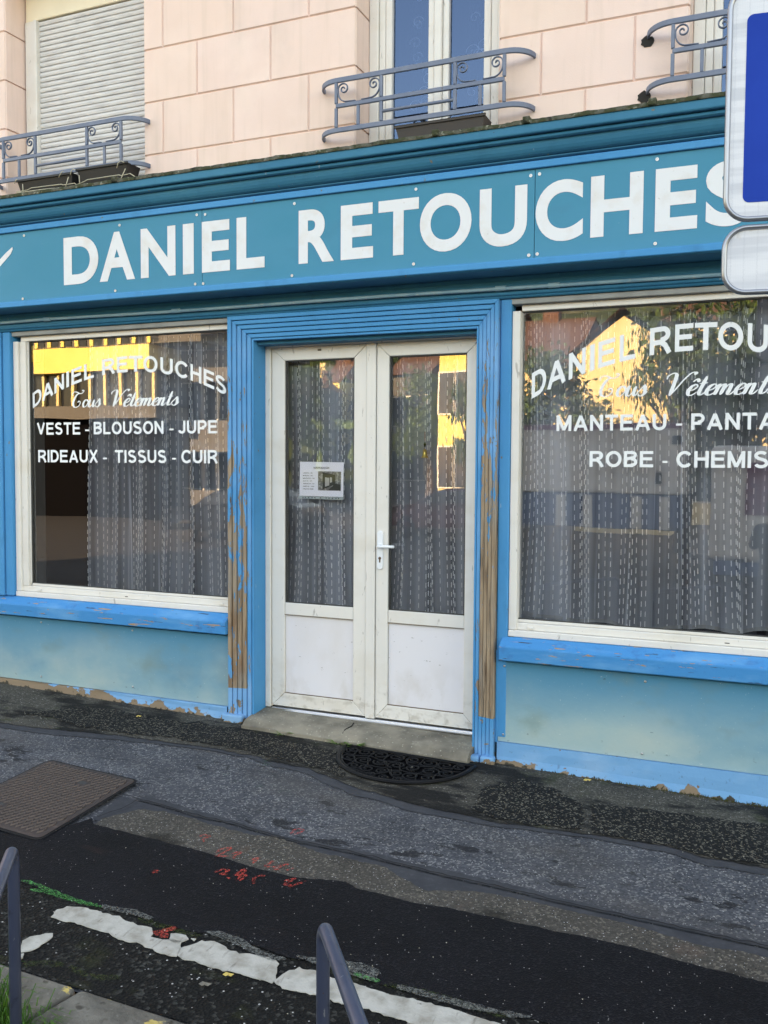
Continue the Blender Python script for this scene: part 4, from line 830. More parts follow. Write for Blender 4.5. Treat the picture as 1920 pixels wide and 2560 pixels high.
# script "Tous Vetements": strokes in letter space (x-height 1), slanted
GLY = {
 'T': (1.75, [[(.05,1.55),(-.05,1.75),(.15,2.0),(.5,1.98),(.95,1.78),(1.3,1.82),(1.5,2.08),(1.35,2.2),(1.2,2.1)], [(1.0,1.8),(.62,1.65),(.42,1.2),(.35,.6),(.55,.12),(.95,.0),(1.3,.25),(1.35,.62),(1.15,.8),(.98,.62)]]),
 'o': (.82, [[(.55,.98),(.25,.9),(.08,.5),(.2,.08),(.45,.03),(.68,.35),(.7,.75),(.55,.97),(.62,.8),(.9,.72)]]),
 'u': (1.0, [[(-.05,.6),(.12,.97),(.1,.55),(.12,.12),(.3,.02),(.55,.3),(.72,.95)], [(.72,.95),(.68,.4),(.75,.05),(.92,.1),(1.05,.4)]]),
 's': (.72, [[(-.05,.3),(.25,.75),(.42,1.08)], [(.42,1.08),(.55,.6),(.6,.25),(.4,-.0),(.15,.05),(.12,.2)], [(.4,.0),(.62,.15),(.8,.42)]]),
 'V': (1.7, [[(.0,1.55),(-.02,1.85),(.3,2.12),(.55,1.95),(.6,1.3),(.62,.6),(.6,.0)], [(.6,.0),(.9,.7),(1.2,1.5),(1.55,2.1),(1.85,2.12),(1.8,1.92)]]),
 'e': (.66, [[(.1,.42),(.4,.5),(.62,.78),(.5,1.0),(.25,.85),(.1,.45),(.2,.06),(.45,.02),(.72,.32)]]),
 '^': (0, [[(.2,1.25),(.42,1.52),(.62,1.22)]]),
 't': (.62, [[(.35,1.75),(.28,.9),(.22,.3),(.35,.03),(.55,.15),(.68,.4)], [(.02,1.08),(.6,1.14)]]),
 'm': (1.3, [[(-.02,.6),(.14,.97),(.1,.4),(.06,.0)], [(.08,.3),(.3,.85),(.5,.95),(.52,.6),(.46,.0)], [(.5,.3),(.74,.88),(.94,.95),(.96,.55),(.94,.1),(1.12,.04),(1.35,.42)]]),
 'n': (.88, [[(-.02,.6),(.14,.97),(.1,.4),(.06,.0)], [(.08,.3),(.3,.85),(.5,.95),(.52,.55),(.5,.1),(.68,.04),(.92,.42)]]),
}
def script(par, text, x0, x1, z0, xh, thick=.17):
    adv = 0; items = []
    for ch in text:
        if ch == ' ': adv += .6; continue
        items.append((ch, adv)); adv += GLY[ch][0]
    sx = (x1-x0)/(adv+.35); mb = MB()
    for ch, a in items:
        for st in GLY[ch][1]: pen(mb, st, lambda x, y, a=a: (x0+(a+x+.28*y)*sx, YV, z0+y*xh), .10, thick, 1)
    obj('vinyl_script', mb, m_vinyl, par)
xh5 = L5(600, 612).z-L5(600, 662).z
script(wl_, 'Tous', L5(452, 640).x, L5(662, 640).x, L5(550, 668).z, xh5, .28); script(wl_, 'V^etements', L5(700, 640).x, L5(1170, 640).x, L5(930, 660).z, xh5, .28)
xh7 = L7(900, 514).z-L7(900, 574).z
script(wr_, 'Tous', L7(662, 540).x, L7(975, 540).x, L7(800, 578).z, xh7, .28); script(wr_, 'V^etements', L7(1042, 540).x, L7(1740, 540).x, L7(1400, 568).z, xh7, .28)
# ================================================================== CURTAINS
def curtain(name, lab, x0, x1, z0, z1, y, folds, amp, seed, gather=.6, hem=False, cat='curtain'):
    r = random.Random(seed); nu = max(60, int((x1-x0)*160)); nv = 26; ph = [r.uniform(0, 6.28) for _ in range(4)]
    def pt(u, v):      # u 0..1 along cloth, v 0 bottom..1 top
        f = folds*2*math.pi; s = .55+.45*(1-v)
        X = x0+(x1-x0)*(u+gather/f*math.sin(f*u+ph[0])*(.8+.4*v)+.010*math.sin(f*.37*u+ph[1]+2*v)*(1-v))
        Yq = y+amp*s*(math.cos(f*u+ph[0])+.45*math.sin(f*1.7*u+ph[2]+1.2*v)+.3*math.sin(f*.5*u+ph[3]))
        X += (.02*math.sin(3*v+u*5+ph[1])*(1-v)); zb_ = z0+(.012*math.sin(u*31+ph[0])+.014*math.sin(u*13+1) if hem else 0)
        return Vector((min(max(X, x0-.02), x1+.03), Yq, zb_+(z1-zb_)*v))
    m = MB(); vs = [pt(i/nu, j/nv) for j in range(nv+1) for i in range(nu+1)]
    m.add(vs, [(j*(nu+1)+i, j*(nu+1)+i+1, (j+1)*(nu+1)+i+1, (j+1)*(nu+1)+i) for j in range(nv) for i in range(nu)])
    o = obj(name, m, m_sheer, smooth=True); tag(o, lab, cat)
    mb = MB(); cloth = (x1-x0)*1.45; nc = int(cloth/.044)
    for c in range(nc):
        u = (c+.5+r.uniform(-.42, .42))/nc; off = r.uniform(0, .056); z = off
        w = r.uniform(.0016, .0021)
        while z < z1-z0-.06:
            v0, v1 = z/(z1-z0), (z+r.uniform(.028, .033))/(z1-z0); a, b = pt(u, v0), pt(u, v1); a.y -= .004; b.y -= .004
            mb.add([a-Vector((w, 0, 0)), a+Vector((w, 0, 0)), b+Vector((w, 0, 0)), b-Vector((w, 0, 0))], [(0, 1, 2, 3)]); z += .0555+r.uniform(-.001, .001)
    e = obj('thread_dashes', mb, m_thread, o); e['kind'] = 'stuff'
    mb = MB(); n = 60
    for u in (0.002,):
        P = [pt(u, k/n)-Vector((0, .003, 0)) for k in range(n+1)]; mb.add([p-Vector((.004, 0, 0)) for p in P]+[p+Vector((.005, 0, 0)) for p in P], [(i, n+1+i, n+2+i, i+1) for i in range(n)])
    if hem:
        P = [pt(k/n/1, .0)-Vector((0, .003, 0)) for k in range(n+1)]; mb.add([p for p in P]+[p+Vector((0, 0, .02)) for p in P], [(i, i+1, n+2+i, n+1+i) for i in range(n)])
    obj('hem', mb, m_hem, o); return o
curtain('sheer_curtain', 'grey sheer curtain with white dashed threads in the left display window beside the dark gap', -4.50, -3.15, .84, 2.66, .175, 6.5, .032, 3, .75)
curtain('sheer_curtain', 'grey sheer curtain with white dashes behind the left door glass and the notice', -2.99, -2.44, .80, 2.50, .245, 3.4, .022, 5, .65)
curtain('sheer_curtain', 'bunched bluish sheer curtain overlapping at the right edge of the left door pane', -2.66, -2.37, .80, 2.50, .275, 5.5, .016, 15, .5)
curtain('sheer_curtain', 'grey sheer curtain with white dashes behind the right door glass and the brass bell', -2.25, -1.62, .80, 2.50, .25, 3.6, .022, 6, .65)
curtain('sheer_curtain', 'wide grey dashed sheer curtain with a wavy hem filling the right display window', -1.36, .85, .862, 2.66, .185, 8, .030, 8, .6, True)
curtain('sheer_curtain', 'narrow dashed sheer curtain hanging at the left end of the right display window', -1.50, -1.10, .84, 2.66, .215, 3, .012, 9, .3)
# ================================================================== SMALL THINGS ON THE FRONT
# notice
nt = thing('paper_notice', 'white opening hours notice in a plastic sleeve taped to the left door glass', 'notice', (-2.63, DY+.02, 1.65))
fn = lambda px, py, dy=0: W(px, py, DY+.020-dy)
k6 = 2.304; n6 = lambda x, y, dy=0: W(560+x/k6, 760+y/k6, DY+.020-dy)
m_paper = Mat('notice paper', srgb(240, 243, 255), .6); m_sleeve = glassm('plastic sleeve', .0, (1, 1, 1)); m_ink = Mat('notice ink', (.03, .03, .05), .7)
def quad(name, pts, mat, par, th=.0006):
    m = MB(); m.add(pts+[p+Vector((0, th, 0)) for p in pts], [(0, 1, 2, 3), (7, 6, 5, 4), (0, 4, 5, 1), (1, 5, 6, 2), (2, 6, 7, 3), (3, 7, 4, 0)]); return obj(name, m, mat, par)
quad('sheet', [n6(434, 1104), n6(687, 1112), n6(690, 912), n6(437, 908)], m_paper, nt)
quad('sleeve', [n6(428, 1120, .003), n6(690, 1130, .003), n6(694, 908, .003), n6(432, 903, .003)], m_sleeve, nt)
quad('sleeve_strip', [n6(429, 1119, .001), n6(688, 1129, .001), n6(688, 1114, .001), n6(430, 1106, .001)], Mat('pale strip', srgb(170, 186, 190), .5), nt)
m = MB()
for x in (455, 468, 488, 507, 524, 556, 588, 605, 625, 645, 660):
    p = n6(x, 1114+(x-455)*.03, .0018); m.add([(p.x-.004, p.y, p.z-.003), (p.x+.004, p.y, p.z-.003), (p.x+.004, p.y, p.z+.003), (p.x-.004, p.y, p.z+.003)], [(0, 1, 2, 3)])
obj('punch_hole', m, m_ink, nt)
def ntext(s, x0, x1, y, h):
    a = n6(x0, y, .001); b = n6(x1, y, .001); t_ = n6(x0, y-h, .001); place_text('notice_text', s, m_ink, nt, lambda x, t: (x, a.y, a.z+(t_.z-a.z)*t), a.x, b.x, .01)
ntext('HORAIRE BOUTIQUE', 516, 607, 946, 8); p = n6(516, 949, .001); q = n6(607, 949, .001); quad('underline', [p, q, q+Vector((0, 0, .0012)), p+Vector((0, 0, .0012))], m_ink, nt, .0001)
for i, (s, e) in enumerate((('LUNDI 9H – 19H', 510), ('MARDI 9H – 19H', 510), ('MERCREDI 9H – 19H', 521), ('JEUDI 9H – 19H', 506), ('VENDREDI 9H – 19H', 520), ('SAMEDI 9H – 18H30', 520), ('DIMANCHE FERMÉ', 515))):
    ntext(s, 455, e, 976+i*15.3, 6)
m_phg = Mat('printed photo grey', (.17, .17, .18), .5); m_phg.layer((.45, .45, .46), (60, 60, 60), .5, .6, .8); m_phd = Mat('printed photo dark', (.03, .03, .035), .5); m_phl = Mat('printed photo light', (.5, .5, .52), .5)
quad('photo_print', [n6(541, 1073, .001), n6(672, 1077, .001), n6(674, 966, .001), n6(542, 963, .001)], m_phg, nt, .0002)
for P in ([(568,1068),(640,1040),(640,985),(568,968)], [(600,1072),(672,1074),(672,1040),(640,1035)],): quad('photo_print', [n6(*p, .0014) for p in P], m_phd, nt, .0001)
for P in ([(582,1052),(606,1045),(606,1002),(582,998)], [(610,1030),(622,1026),(622,1000),(610,998)]): quad('photo_print', [n6(*p, .0018) for p in P], m_phl, nt, .0001)
# brass bell chime hanging inside the right door glass
m_brass = Mat('brass', (.75, .50, .14), .3, .85)
p = W(1062, 1137, DY+.05)
bell = thing('bell_chime', 'small brass bell with thin metal chimes on a red cord behind the right door glass', 'wind chime', tuple(p))
m = MB(); m.lathe(p, [(.002, .035), (.010, .030), (.013, .010), (.015, -.004), (.021, -.014), (.022, -.018), (.018, -.018)], 16); obj('bell', m, m_brass, bell, smooth=True)
m = MB(); m.tube([p+Vector((0, 0, .035)), p+Vector((0, 0, .14))], .0015, 5); obj('cord', m, Mat('red cord', (.5, .04, .03), .7), bell)
m = MB(); m.lathe(p+Vector((0, 0, .062)), [(.0005, .02), (.008, 0), (.0005, -.02)], 8); obj('bead', m, m_dark, bell)
for dx, l in ((-.008, .09), (0, .11), (.008, .085)):
    m = MB(); m.tube([p+Vector((dx, 0, -.02)), p+Vector((dx, 0, -.03-l))], .002, 6); obj('rod', m, m_steel, bell)
# flower boxes
m_box = Mat('brown plastic trough', srgb(66, 62, 62), .55); m_boxk = Mat('black plastic trough', (.012, .012, .013), .5); m_soil = Mat('dry soil', (.03, .022, .015), 1)
def trough(lab, x0, x1, y0, y1, z0, z1, mat, group=None):
    t = thing('flower_box', lab, 'flower box', ((x0+x1)/2, (y0+y1)/2, z0), group); m = MB(); f = .022
    m.add([(x0+f,y0+f,z0),(x1-f,y0+f,z0),(x1-f,y1-f,z0),(x0+f,y1-f,z0),(x0,y0,z1),(x1,y0,z1),(x1,y1,z1),(x0,y1,z1),(x0+.01,y0+.01,z1),(x1-.01,y0+.01,z1),(x1-.01,y1-.01,z1),(x0+.01,y1-.01,z1)],
          [(0,3,2,1),(0,1,5,4),(1,2,6,5),(2,3,7,6),(3,0,4,7),(4,5,9,8),(5,6,10,9),(6,7,11,10),(7,4,8,11)]); obj('trough', m, mat, t, .003)
    m = MB(); m.add([(x0+.012,y0+.012,z1-.02),(x1-.012,y0+.012,z1-.02),(x1-.012,y1-.012,z1-.02),(x0+.012,y1-.012,z1-.02)], [(0,1,2,3)]); obj('soil', m, m_soil, t)
    m = MB(); m.box(x0-.006, x1+.006, y0-.006, y0+.004, z1-.012, z1+.004); obj('rim', m, mat, t, .002)
trough('dark brown empty flower box under the middle balcony railing', -2.10, -1.56, .02, .16, 3.603, 3.70, m_box)
trough('black flower box in wire holders under the left railing, nearer the street lamp side', -4.93, -4.44, -.03, .11, 3.603, 3.70, m_boxk)
trough('black flower box in wire holders under the left railing, nearer the peach wall', -4.40, -3.98, -.03, .11, 3.603, 3.715, m_boxk)
for o in [q for q in bpy.data.objects if q.name.startswith('flower_box')]:
    if 'street lamp' in o['label']: o['label'] = 'left one of the two black flower boxes below the left railing'
    elif 'peach wall' in o['label']: o['label'] = 'right one of the two black flower boxes below the left railing'
m_wire = Mat('pale coated wire', srgb(178, 172, 152), .5)
kW = 4.147; wz = lambda x, y, Y: W(x/kW, 260+y/kW, Y)
def holder(lab, xs_, hooks):
    t = thing('box_holder', lab, 'wire holder', tuple(wz(xs_[0][0], xs_[0][1], -.05)))
    m = MB(); m.tube([wz(x, y, -.045) for x, y in xs_], .0032, 6); obj('wire', m, m_wire, t, smooth=True)
    for h in hooks: m = MB(); m.tube([wz(x, y, -.05) for x, y in h], .0032, 6); obj('hook', m, m_wire, t, smooth=True)
holder('pale wire holder looped round the left black flower box', [(170,912),(280,893),(325,870),(635,832),(655,840),(775,822),(805,850)], [[(175,922),(450,885),(680,862),(710,755)], [(235,830),(240,925)], [(150,825),(165,790),(178,780)], [(608,760),(640,705),(658,700)], [(730,735),(740,690),(760,675),(780,684)]])
holder('pale wire holder looped round the right black flower box', [(790,840),(870,805),(905,785),(1230,735),(1255,742),(1350,722),(1425,770)], [[(805,848),(1050,810),(1245,795),(1300,670)], [(820,740),(828,845)], [(1210,665),(1225,610),(1255,590),(1285,605)]])
# door mat
mt = thing('door_mat', 'black half-round rubber door mat with openwork scrolls in front of the step', 'door mat', (-1.93, -.3, .06))
mA, mBq = Vector((-2.310, -.150, 0)), Vector((-1.520, -.150, 0)); mc = (mA+mBq)/2; ux = (mBq-mA)/2; dep = .43
def mp(u, v, h=.012): p = mc+ux*u+Vector((0, -dep*v, 0)); return (p.x, p.y, gz(p.x, p.y)+h+.008)
arc = [mp(math.cos(a), math.sin(a)**.92) for a in [math.pi*k/48 for k in range(49)]]
m = MB(); m.tube(arc+[arc[0]], .014, 8, flat=.55, up=(0, 0, 1)); obj('rim', m, m_black, mt, smooth=True)
m = MB(); m.tube([mp(.96*math.cos(a), .94*math.sin(a)**.92, .010) for a in [math.pi*k/48 for k in range(49)]], .006, 6, up=(0, 0, 1)); obj('rim', m, m_black, mt, smooth=True)
m = MB(); m.add([mp(.97*math.cos(a), .97*math.sin(a)**.92, .001) for a in [math.pi*k/48 for k in range(49)]], [tuple(range(48, -1, -1))]); obj('dark_gap_sheet', m, m_dark, mt)  # added black sheet, stands in for the dark seen through the openwork
def scroll(u, v, r, turns, a0, s, par=mt):
    pts = []; N_ = int(turns*14)
    for k in range(N_+1):
        t = k/N_; a = a0+s*turns*2*math.pi*t; rr_ = r*(1-.82*t); pts.append(mp(u+rr_*math.cos(a)/.395*1.0, v+rr_*math.sin(a)/dep, .011))
    m = MB(); m.tube(pts, .0052, 6, up=(0, 0, 1)); obj('scroll', m, m_black, par, smooth=True)
rr2 = random.Random(4)
for u, v, r, s in ((-.83,.14,.044,1),(-.62,.15,.055,-1),(-.38,.16,.058,1),(-.13,.15,.050,-1),(.13,.15,.050,1),(.38,.16,.058,-1),(.62,.15,.055,1),(.83,.14,.044,-1),
                   (-.74,.42,.050,-1),(-.50,.44,.056,1),(-.25,.42,.046,-1),(0,.42,.058,1),(.25,.42,.046,1),(.50,.44,.056,-1),(.74,.42,.050,1),
                   (-.55,.68,.046,1),(-.33,.70,.052,-1),(-.11,.69,.044,1),(.11,.69,.044,-1),(.33,.70,.052,1),(.55,.68,.046,-1),(-.2,.88,.034,1),(.02,.89,.034,-1),(.22,.88,.034,-1)):
    scroll(u, v, r, 1.6, rr2.uniform(0, 6.28), s)
for s in (-1, 1):
    for P in ([(.03,.02),(.10,.3),(.32,.32),(.5,.25),(.7,.32),(.9,.28)], [(.02,.35),(.12,.56),(.38,.58),(.6,.54),(.82,.5)], [(.0,.6),(.1,.8),(.3,.84),(.5,.78)], [(.25,.02),(.26,.3),(.12,.5)], [(.5,.02),(.5,.3),(.38,.6),(.45,.82)], [(.75,.03),(.74,.28),(.62,.52),(.66,.7)]):
        m = MB(); m.tube([Vector(mp(s*p.x, p.y, .010)) for p in catmull([(a, b, 0) for a, b in P], 6)], .0045, 6, up=(0, 0, 1)); obj('scroll', m, m_black, mt, smooth=True)
# weeds
def weed(lab, p, h, n, seed, spread=.05):
    r = random.Random(seed); m = MB()
    for i in range(n):
        a = r.uniform(0, 6.28); l = h*r.uniform(.6, 1.1); d = Vector((math.cos(a), math.sin(a)*.7, 0)); w = l*.16; q = Vector((-d.y, d.x, 0))*w; base = p+d*r.uniform(0, spread*.3)
        mid = base+d*spread*.45+Vector((0, 0, l*.6)); tip = base+d*spread*r.uniform(.7, 1.2)+Vector((0, 0, l*r.uniform(.4, 1)))
        m.add([base-q*.2, base+q*.2, mid+q, tip, mid-q], [(0, 1, 2, 4), (4, 2, 3)])
    tag(obj('weed', m, m_leafg), lab, 'weed', 'small weeds growing at the foot of the step')
for lab, (px, py), h, n, sd_ in (('tiny weed at the foot of the step, leftmost of the three', (712, 1838), .035, 12, 1), ('low leafy weed at the step edge left of the mat', (857, 1856), .032, 18, 2), ('low leafy weed growing from the step crack behind the mat', (905, 1858), .038, 24, 3)):
    p = G(px, py); p.y = min(p.y, -.13) if px > 700 else p.y; weed(lab, Vector((p.x, p.y, gz(p.x, p.y)+.008)), h, n, sd_, .07)
# moss fringe along the right plinth
m = MB(); r = random.Random(12)
for i in range(700):
    X = r.uniform(-1.1, .9); X = X+.0; dens = .25+.75*min(1, max(0, (X+.95)/.6))
    if r.random() > dens: continue
    Y = -.018-abs(r.gauss(0, .012)); z_ = gz(X, Y)+.006; l = r.uniform(.006, .022); a = r.uniform(-.5, .5)
    m.add([(X-.003, Y, z_), (X+.003, Y-.002, z_), (X+a*l, Y-.006, z_+l)], [(0, 1, 2)])
tag(obj('moss_fringe', m, Mat('dry moss', srgb(74, 74, 38), .9)), kind='stuff')
# litter: leaves, chips
r = random.Random(21); m = MB()
for i in range(150):
    X, Y = r.uniform(-4.6, .6), r.uniform(-2.6, -.1); s = r.uniform(.0012, .003); a = r.uniform(0, 6.28); z_ = gz(X, Y)+.022
    m.add([(X+s*math.cos(a+k*1.57), Y+s*math.sin(a+k*1.57)*.8, z_+(.003 if k % 2 else 0)) for k in range(4)], [(0, 1, 2, 3)])
tag(obj('litter_flakes', m, Mat('pale chips', srgb(188, 186, 172), .8)), kind='stuff')
for i, (px, py, lab) in enumerate(((800-0, 2450, ''), (240/1.728+0, 0, ''))): pass
for px, py, lab, s, mt_ in ((571, 2452, 'small yellow fallen leaf beside the white road marking', .016, m_dry), (347, 1799, 'pale yellow fallen leaf on the dark strip left of the door', .016, m_dry), (1468, 1960, 'tan curled fallen leaf by the right plinth', .017, m_dry), (513, 2476, 'flat grey pebble between the kerb and the white marking', .018, m_kerb)):
    p = G(px, py); m = MB(); n = 8; z_ = gz(p.x, p.y)+.022
    m.add([(p.x+s*math.cos(k*math.pi/4+.4)*(1.4 if k % 4 == 0 else .8), p.y+s*.7*math.sin(k*math.pi/4+.4), z_+.004*math.cos(k*2.1)) for k in range(n)]+[(p.x, p.y, z_+.006)], [(k, (k+1) % n, n) for k in range(n)])
    pebble = 'pebble' in lab; tag(obj('pebble' if pebble else 'fallen_leaf', m, mt_), lab, 'pebble' if pebble else 'leaf')
# grass tuft in the gutter
m = MB(); r = random.Random(5)
for i in range(900):
    X = -2.62+r.random()*.62; Y = KF-.004-abs(r.gauss(0, .05)); h = r.uniform(.14, .30)*(1-.5*abs(X+2.32)/.35 if abs(X+2.32) < .5 else .3); z_ = -.2; a = r.uniform(0, 6.28); b = r.uniform(.02, .12); w = .003
    q = Vector((-math.sin(a), math.cos(a), 0))*w; d = Vector((math.cos(a), math.sin(a), 0)); P = Vector((X, Y, z_)); h = h+.11
    p1 = P+Vector((0, 0, h*.6))+d*b*.3; p2 = P+Vector((0, 0, h))+d*b; p3 = p2+d*b*.6-Vector((0, 0, b*.3))
    m.add([P-q, P+q, p1+q, p1-q, p2+q*.6, p2-q*.6, p3], [(0, 1, 2, 3), (3, 2, 4, 5), (5, 4, 6)])
tag(obj('grass_tuft', m, m_grass), kind='stuff')
# ================================================================== HOOP BARRIERS
m_hoop = Mat('dark blue grey tube paint', srgb(66, 76, 98), .28, .35, .5); m_hoop.layer(srgb(88, 98, 118), (10, 10, 4), .5, .75, .5); m_hoop.layer(srgb(40, 44, 54), 30, .62, .7, .5); m_hoop.layer(srgb(150, 152, 156), (70, 70, 25), .69, .71, .7, det=7); m_hoop.layer(srgb(96, 62, 44), (50, 50, 50), .71, .73, .8, det=6)
hv = ray(395, 1086); hv = Vector((hv.x, hv.y, 0)).normalized()
def hoop(lab, px, py, depth, length):
    d = ray(px, py); c = Vector(CAM)+d*depth; H = c.z; rt = .0165; far = Vector((c.x, c.y, 0)); rb = .05
    t = thing('hoop_barrier', lab, 'barrier', (far.x, far.y, gz(far.x, far.y)-.0), 'steel hoops along the kerb')
    zg = -.25; pts = [Vector((far.x, far.y, zg)), Vector((far.x, far.y, H-rb))]
    for k in range(1, 9): a = math.radians(90*k/8); pts.append(far-hv*rb*(1-math.cos(a))+Vector((0, 0, H-rb+rb*math.sin(a))))
    near = far-hv*length; pts.append(near+hv*rb+Vector((0, 0, H)))
    for k in range(1, 9): a = math.radians(90*k/8); pts.append(near+hv*rb*(1-math.sin(a))+Vector((0, 0, H-rb+rb*math.cos(a))))
    pts.append(Vector((near.x, near.y, zg))); m = MB(); m.tube(pts, rt, 20, cap=True); obj('tube', m, m_hoop, t, smooth=True)
    for q in (far, near): m = MB(); m.lathe((q.x, q.y, -.20), [(.045, 0), (.045, .006), (.02, .012)], 16); obj('foot_plate', m, m_hoop, t)
hoop('dark blue grey steel hoop at the bottom centre of the picture', 808, 2306, 2.2, .85)
hoop('dark blue grey steel hoop at the left edge beside the grass tuft', 33, 2118, 2.6, .95)
# ================================================================== ROAD SIGN
sg = Vector((math.cos(math.radians(7.2)), math.sin(math.radians(7.2)), 0)); sn = Vector((sg.y, -sg.x, 0))
pL = Vector(CAM)+ray(1816, 300)*2.8
sign = thing('road_sign', 'blue road sign with white reflective border over a blank white plate at the right edge', 'road sign', (pL.x+sg.x*.28, pL.y+sg.y*.28, 0))
def sz(py): q = Vector(CAM)+ray(1850, py)*2.8; return q.z
m_refl = Mat('white retroreflective sheet', srgb(214, 216, 222), .35); m_refl.layer(srgb(178, 182, 192), (2, 2, 26), .45, .6, .6, det=2); m_refl.mix(m_refl.rng(m_refl.voro(210, 'Distance', 'DISTANCE_TO_EDGE', .1), .0, .08, .25, 0), srgb(150, 156, 170)); m_refl.layer(srgb(150, 140, 120), 14, .66, .78, .5)
m_sblue = Mat('sign blue sheet', srgb(0, 66, 164), .6, 0, .06); m_sblue.layer(srgb(0, 56, 146), 3, .45, .7, .5)
m_rim = Mat('grey sign rim', srgb(150, 154, 162), .3, .7)
def rrp(w, h, r, n=8):
    out = []
    for cx, cz, a0 in ((w-r, r, -90), (w-r, h-r, 0), (r, h-r, 90), (r, r, 180)):
        for k in range(n+1): a = math.radians(a0+90*k/n); out.append((cx+r*math.cos(a), cz+r*math.sin(a)))
    return out
def plate(name, par, u0, z0, w, h, r, y0, y1, mat, bev=0):
    P = rrp(w, h, r); n = len(P); f = lambda u, z, y: pL+sg*(u0+u)+sn*(-y)+Vector((0, 0, z0+z-pL.z)); m = MB()
    m.add([f(u, z, y0) for u, z in P]+[f(u, z, y1) for u, z in P], [tuple(range(n)), tuple(range(2*n-1, n-1, -1))]+[(i, i+n, (i+1) % n+n, (i+1) % n) for i in range(n)]); return obj(name, m, mat, par, bev, 2)
def rim(par, u0, z0, w, h, r):
    P = rrp(w, h, r); m = MB(); pts = [pL+sg*(u0+u)+Vector((0, 0, z0+z-pL.z)) for u, z in P]; n = 10; N_ = len(pts); vs = []; fs = []
    for i, p in enumerate(pts):
        t = (pts[(i+1) % N_]-pts[i-1]).normalized(); q = sn.cross(t)
        vs += [p+(q*math.cos(a)*.0085+sn*math.sin(a)*.013) for a in [2*math.pi*k/n for k in range(n)]]
    for i in range(N_):
        for k in range(n): fs.append((i*n+k, i*n+(k+1) % n, ((i+1) % N_)*n+(k+1) % n, ((i+1) % N_)*n+k))
    m.add(vs, fs); return obj('rim', m, m_rim, par, smooth=True)
zb1, zt1 = sz(552), sz(0)+.028; h1 = zt1-zb1
s1 = plate('sign_panel', sign, .004, zb1+.004, .55, h1-.008, .062, -.002, .006, m_refl); rim(s1, .004, zb1+.004, .55, h1-.008, .066)
plate('blue_field', s1, .052, sz(508), .454, sz(50)-sz(508), .02, -.0032, -.0021, m_sblue)
zb2, zt2 = sz(733), sz(566)
s2 = plate('sign_plate', sign, .004, zb2+.004, .55, zt2-zb2-.008, .06, -.002, .006, m_refl); rim(s2, .004, zb2+.004, .55, zt2-zb2-.008, .064)
pc = pL+sg*.28-sn*.045; m = MB(); m.tube([(pc.x, pc.y, -.2), (pc.x, pc.y, zt1-.02)], .03, 20); obj('post', m, Mat('galvanised post', (.4, .41, .42), .45, .7), sign, smooth=True)
# ================================================================== ACROSS THE STREET (seen mirrored in the glass)
m_cream = Mat('cream sunlit render', srgb(226, 206, 160), .85); m_cream.layer(srgb(206, 182, 136), .8, .4, .7, .5); m_yel = Mat('yellow render', srgb(232, 212, 132), .85); m_yel.layer(srgb(214, 188, 96), .6, .4, .7, .5)
m_grey = Mat('shade-darkened grey concrete', srgb(98, 98, 98), .85); m_grey.layer(srgb(92, 90, 88), .5, .4, .7, .7); m_tile = Mat('brown roof tiles', srgb(104, 76, 62), .85); m_tile.layer(srgb(84, 54, 42), (6, 6, 12), .4, .65, .8); m_win = Mat('dark window glass', (.02, .024, .03), .12)  # concrete grey darkened: the apartment block's shade is put into the colour
def house(name, lab, x0, x1, y0, y1, z0, z1, mat, rows, cols, ww=.9, wh=1.5, zoff=.9, storey=2.9, roof=None, frame=m_white, cat='house', skew=0):
    h = thing(name, lab, cat, ((x0+x1)/2, (y0+y1)/2, z0)); m = MB(); sk = skew*(y0-y1)
    m.add([(x0+sk,y1,z0),(x1+sk,y1,z0),(x1,y0,z0),(x0,y0,z0),(x0+sk,y1,z1),(x1+sk,y1,z1),(x1,y0,z1),(x0,y0,z1)], [(0,3,2,1),(4,5,6,7),(0,1,5,4),(1,2,6,5),(2,3,7,6),(3,0,4,7)]); obj('wall', m, mat, h)
    for j in range(rows):
        for i in range(cols):
            cx = x0+(x1-x0)*(i+.5)/cols; zb_ = z0+zoff+j*storey; 
            if zb_+wh > z1-.1: continue
            w = B('window', frame, h, cx-ww/2-.06, cx+ww/2+.06, y0+.0, y0+.04, zb_-.06, zb_+wh+.06, 0); B('pane', m_win, w, cx-ww/2, cx+ww/2, y0+.041, y0+.05, zb_, zb_+wh, 0)
    if roof == 'gable':
        m = MB(); cx = (x0+x1)/2; pk = z1+(x1-x0)*.42; e = .35
        m.add([(x0-e, y0+e, z1-e*.6), (cx, y0+e, pk), (x1+e, y0+e, z1-e*.6), (x0-e, y1-e, z1-e*.6), (cx, y1-e, pk), (x1+e, y1-e, z1-e*.6)], [(0, 1, 4, 3), (1, 2, 5, 4)]); obj('roof', m, m_tile, h)
        m = MB(); m.add([(x0, y0-.01, z1), (x1, y0-.01, z1), (cx, y0-.01, pk-.25)], [(0, 1, 2)]); obj('gable', m, mat, h)
        m = MB(); m.box(cx+.8, cx+1.4, y0-3, y0-2.4, z1, pk+.7); obj('chimney', m, m_tile, h)
    if roof == 'side':
        m = MB(); e = .3; m.add([(x0-e, y0+e, z1-.1), (x1+e, y0+e, z1-.1), (x1+e, (y0+y1)/2, z1+2.0), (x0-e, (y0+y1)/2, z1+2.0), (x0-e, y1-e, z1-.1), (x1+e, y1-e, z1-.1)], [(0, 1, 2, 3), (3, 2, 5, 4)]); obj('roof', m, m_tile, h)
        m = MB(); m.box(x0+.5, x0+1.1, (y0+y1)/2-.3, (y0+y1)/2+.3, z1+1, z1+2.7); obj('chimney', m, m_tile, h)
    return h
def mrbox(px0, px1, Yr, pyt): a, b = MR(px0, 1000, Yr), MR(px1, 1000, Yr); return a.x, b.x, MR((px0+px1)/2, pyt, Yr).z
